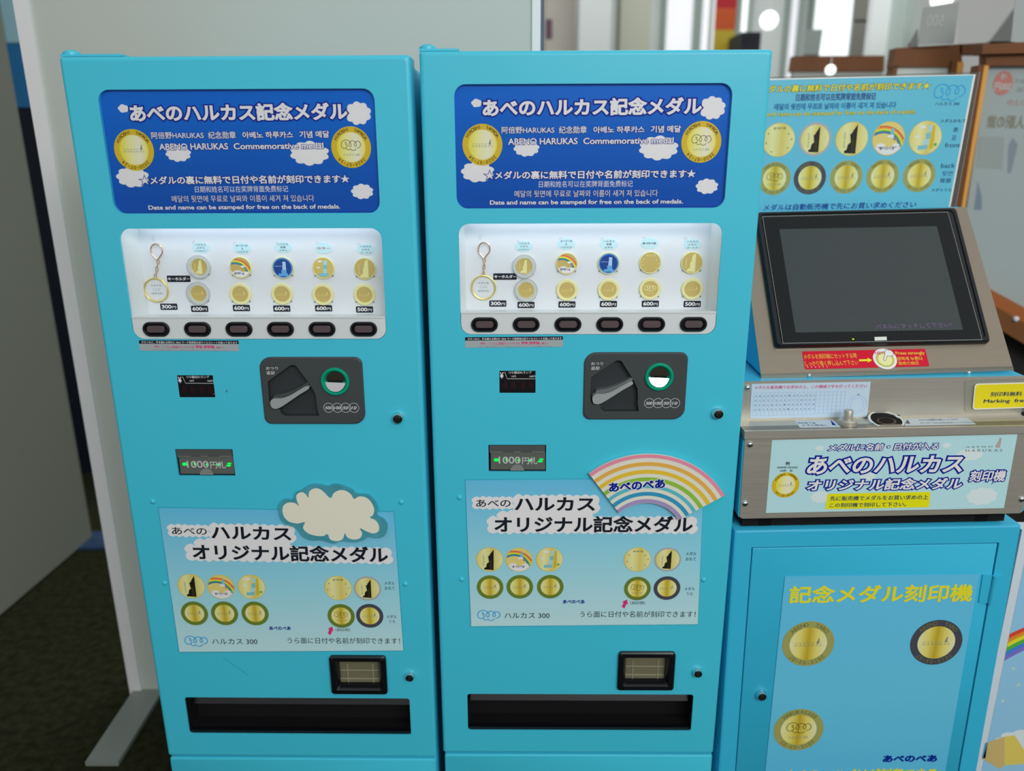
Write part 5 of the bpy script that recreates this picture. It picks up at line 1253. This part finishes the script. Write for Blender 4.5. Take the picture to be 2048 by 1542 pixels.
mb = MB(); GG = Fr(at_F(1990, 600, FR + .03)); q0 = GG.pt(1880, 600); q1 = GG.pt(2160, 600)
mb.box(GG, q0[0], -GG.W.translation.z, -.02, q1[0], 0.02, 0, mat('dark_brown_board', (34, 32, 28), rough=.8)); mb.build('lower_board', t)
# middle frame piece
t = thing('noticeboard', 'brown wooden frame end with white sheet, just left of the right-edge frame', 'noticeboard', (at_F(1870, 120, 2.3).x, 2.3, 0))
mb = MB(); quad3(mb, [(1786, 134), (1924, 134), (1924, 88), (1792, 96)], 2.3, .04, wood); quad3(mb, [(1920, 108), (1972, 108), (1972, 85.5), (1920, 88.5)], 2.3, .04, wood); mb.build('top_rail', t)
mb = MB(); quad3(mb, [(1872, 430), (1887, 430), (1918, 122), (1905, 122)], 2.29, .04, wood); mb.build('post', t)
mb = MB(); quad3(mb, [(1884, 430), (1893, 430), (1928, 124), (1916, 124)], 2.285, .03, woodl); mb.build('post_edge', t)
mb = MB(); quad3(mb, [(1745, 430), (1875, 430), (1906, 132), (1793, 132)], 2.31, .005, mat('sheet_white', (196, 200, 194), rough=.6)); mb.build('white_sheet', t)
mb = MB(); quad3(mb, [(1740, 430), (1752, 430), (1796, 132), (1788, 132)], 2.30, .04, wood); mb.build('post', t)
mb = MB(); x0 = at_F(1750, 430, 2.3); x1 = at_F(1890, 430, 2.3); mb.box(FF, x0.x, 2.3, 0, x1.x, 2.34, x0.z + .03, wood); mb.build('lower_board', t)
# far frame
t = thing('noticeboard', 'farthest brown wooden frame top, behind the blue instruction sign', 'noticeboard', (at_F(1676, 130, 3.0).x, 3.0, 0))
mb = MB(); quad3(mb, [(1583, 143), (1768, 143), (1769, 111), (1588, 112)], 3.0, .04, wood); mb.build('top_rail', t)
mb = MB(); quad3(mb, [(1560, 430), (1735, 430), (1766, 142), (1586, 142)], 3.01, .02, mat('sheet_grey', (170, 172, 164), rough=.6)); mb.build('white_sheet', t)
mb = MB(); x0 = at_F(1570, 430, 3.0); x1 = at_F(1735, 430, 3.0); mb.box(FF, x0.x, 3.01, 0, x1.x, 3.05, x0.z + .03, wood); mb.build('lower_board', t)
# paper sheets standing in the frames
t = MB(); G = quad3(t, [(1836, 89), (1908, 87), (1919, 3), (1847, 15)], 2.27, .002, mat('paper_grey', (150, 152, 148), rough=.7))
txt(t, G, '500', 1852, 30, 1886, 52, .0006, mat('paper_grey_ink', (170, 172, 168)), bold=.0, mirror=True)
o = t.build('paper_sheet'); tag(o, 'grey paper with faint mirrored 500 standing on the middle wooden frame', 'paper', 'papers above the wooden frames')
t = MB(); quad3(t, [(2022, 84), (2130, 78), (2142, -40), (2034, -34)], 2.03, .002, mat('paper_grey2', (158, 164, 162), rough=.7))
o = t.build('paper_sheet'); tag(o, 'grey paper standing on the wooden frame at the top right corner', 'paper', 'papers above the wooden frames')

# ------------------------------------------------------------------ far room
FW = 6.2
wm_ = mat('far_wall', (178, 182, 180), rough=.7, k=.55)
mb = MB(); mb.box(FF, -3.2, FW, 0, 8.0, FW + .1, 4.2, wm_); o = mb.build('wall_back'); o['kind'] = 'structure'
sky = mat('window_daylight', (240, 246, 246), emit=(236, 244, 244), es=1.05)
sky2 = mat('window_daylight_soft', (225, 225, 232), emit=(206, 206, 214), es=.72)
frame_ = mat('window_frame_grey', (126, 138, 132), rough=.5, k=.55)
def win(name, x0, x1, m, ya=-60, yb=330, fw=6):
    a = at_F(x0, 100, FW - .06).x; b = at_F(x1, 100, FW - .06).x; z1 = 3.0; z0 = .9
    mb = MB(); mb.box(FF, a, FW - .02, z0, b, FW - .01, z1, m); o = mb.build(name); o['kind'] = 'structure'
    mb = MB(); f = .028
    for (p, q, r_, s) in ((a - f, z0 - f, a, z1 + f), (b, z0 - f, b + f, z1 + f), (a, z1, b, z1 + f), (a, z0 - f, b, z0)): mb.box(FF, p, FW - .07, q, r_, FW - .005, s, frame_)
    mb.build('window_frame', o)
win('window_1', 1330, 1384, sky2); win('window_2', 1400, 1428, sky2); win('window_3', 1478, 1492, sky); win('window_4', 1622, 1700, sky); win('window_5', 1575, 1592, sky2)
def blob(name, label, cat, pix, F_, m, grp=None, th=.05):
    mb = MB(); quad3(mb, pix, F_, th, m); lo = sorted(pix, key=lambda p: -p[1])[:2]; a, b = [at_F(*p, F_) for p in sorted(lo)]; mb.box(FF, a.x, F_, 0, b.x, F_ + th, min(a.z, b.z) + .01, m); o = mb.build(name); tag(o, label, cat, grp); return o
def pillar(x0, x1, F_, m, label):
    a = at_F(x0, 60, F_); b = at_F(x1, 60, F_); mb = MB(); mb.box(FF, a.x, F_, 0, b.x, F_ + .2, 3.6, m); o = mb.build('pillar'); tag(o, label, 'pillar', 'pillars in the far room'); return o
pillar(1158, 1222, 5.2, mat('pillar_grey', (166, 172, 170), rough=.6, k=.75), 'pale grey pillar far behind, left of the greenish pillar')
pillar(1240, 1300, 5.4, mat('pillar_green_grey', (128, 130, 118), rough=.6, k=.55), 'darker greenish grey pillar far behind the middle machine')
pillar(1740, 1806, 5.0, mat('pillar_pale', (184, 190, 188), rough=.6, k=.55), 'pale pillar far behind, above the middle wooden frame')
pillar(1808, 1826, 4.8, mat('pillar_dark', (138, 150, 144), rough=.6, k=.55), 'narrow green-grey post far behind, beside the pale pillar')
# banner with red, orange and yellow print
def banner():
    F_ = 4.6; a = at_F(1433, 0, F_); b = at_F(1474, 0, F_)
    t = thing('hanging_banner', 'tall red, orange and yellow banner far behind the middle machine', 'banner', (a.x, F_, 0))
    zt = a.z + .15; z1 = at_F(1450, 16, F_).z; z2 = at_F(1450, 60, F_).z; z3 = 1.1
    for nm, za, zb2, m in (('red_field', zt, z1, mat('banner_red', (160, 20, 28), k=.95)), ('orange_field', z1, z2, mat('banner_orange', (176, 72, 22), k=.95)), ('yellow_field', z2, z3, mat('banner_yellow', (168, 148, 34), k=.95))):
        mb = MB(); mb.box(FF, a.x, F_, zb2, b.x, F_ + .01, za, m); mb.build(nm, t)
    mb = MB(); mb.tube(FF, [(a.x - .02, F_ + .02, 0), (a.x - .02, F_ + .02, zt + .02)], .01, frame_, 8); mb.build('pole', t)
banner()
F_ = 4.3; a = at_F(1484, 64, F_); b = at_F(1520, 100, F_)
mb = MB(); mb.box(FF, a.x, F_, 0, b.x, F_ + .25, a.z, mat('speaker_black', (22, 24, 30), rough=.5)); tag(mb.build('black_stand'), 'black stand beside the coloured banner far behind', 'stand')
blob('pinned_sheet', 'grey sheet standing before the bright far window', 'paper', [(1607, 114), (1638, 114), (1646, 58), (1612, 60)], 4.4, mat('sheet_midgrey', (130, 138, 134), rough=.6), th=.01)
blob('wall_panel', 'dark grey panel hanging above right of the far window', 'panel', [(1708, 44), (1734, 44), (1742, -30), (1712, -30)], 4.6, mat('panel_darkgrey', (112, 112, 104), rough=.6), th=.02)
blob('beige_shelf', 'beige shelving far behind, next to the partition edge', 'shelf', [(1092, 200), (1152, 200), (1152, -30), (1092, -30)], 5.6, mat('beige_shelf', (158, 154, 144), rough=.7), th=.3)
mb = MB(); quad3(mb, [(1092, 76), (1104, 76), (1104, 38), (1092, 38)], 5.59, .04, mat('dark_plum', (84, 60, 72), rough=.6)); mb.build('stored_box', [o for o in C.objects if o.name == 'beige_shelf'][0])
blob('painted_shadow', 'slanted dark grey sheet painted as a shadow behind the papers at top right', 'panel', [(1975, 90), (2030, 86), (2030, 16)], 2.6, mat('shadow_slate', (108, 110, 108), rough=.6), th=.01)  # dark triangle stands in for a shadow on the light grey behind
blob('painted_shadow', 'small slanted dark grey sheet painted as a shadow left of the mirrored 500 paper', 'panel', [(1818, 92), (1836, 90), (1836, 58)], 2.6, mat('shadow_slate'), th=.01)  # smaller triangle in the same painted shadow colour
blob('white_screen', 'light grey screen far right behind the wooden frames', 'screen', [(1905, 300), (2200, 300), (2200, -80), (1920, -80)], 3.6, mat('screen_lightgrey', (190, 190, 188), rough=.7), th=.05)
# lamps
def lamp(px, py, F_, r, label):
    o = at_F(px, py, F_); t = thing('globe_lamp', label, 'lamp', o, 0, 'round lamps in the far room')
    GG = Fr(o); mb = MB(); prof = [(r * math.sin(a), -r * math.cos(a)) for a in [PI * k / 12 for k in range(0, 13)]]
    prof[0] = (.0004, -r); prof[-1] = (.0004, r)
    mb.lathe(GG, 0, 0, prof, mat('lamp_glow', (250, 255, 250), emit=(250, 255, 250), es=1.5), 24); mb.build('globe', t, smooth=True)
    mb = MB(); mb.tube(FF, [(o.x, o.y, o.z + r), (o.x, o.y, 3.6)], .0012, trimw, 6); mb.build('cord', t)
lamp(1538, 41, 4.0, .042, 'white globe lamp above the right corner of the middle machine')
lamp(1884, -2, 2.9, .036, 'white globe lamp at the top edge above the mirrored paper')
lamp(1661, 140, 2.75, .017, 'small white globe lamp in front of the farthest wooden frame')
bpy.data.objects.remove(_to)
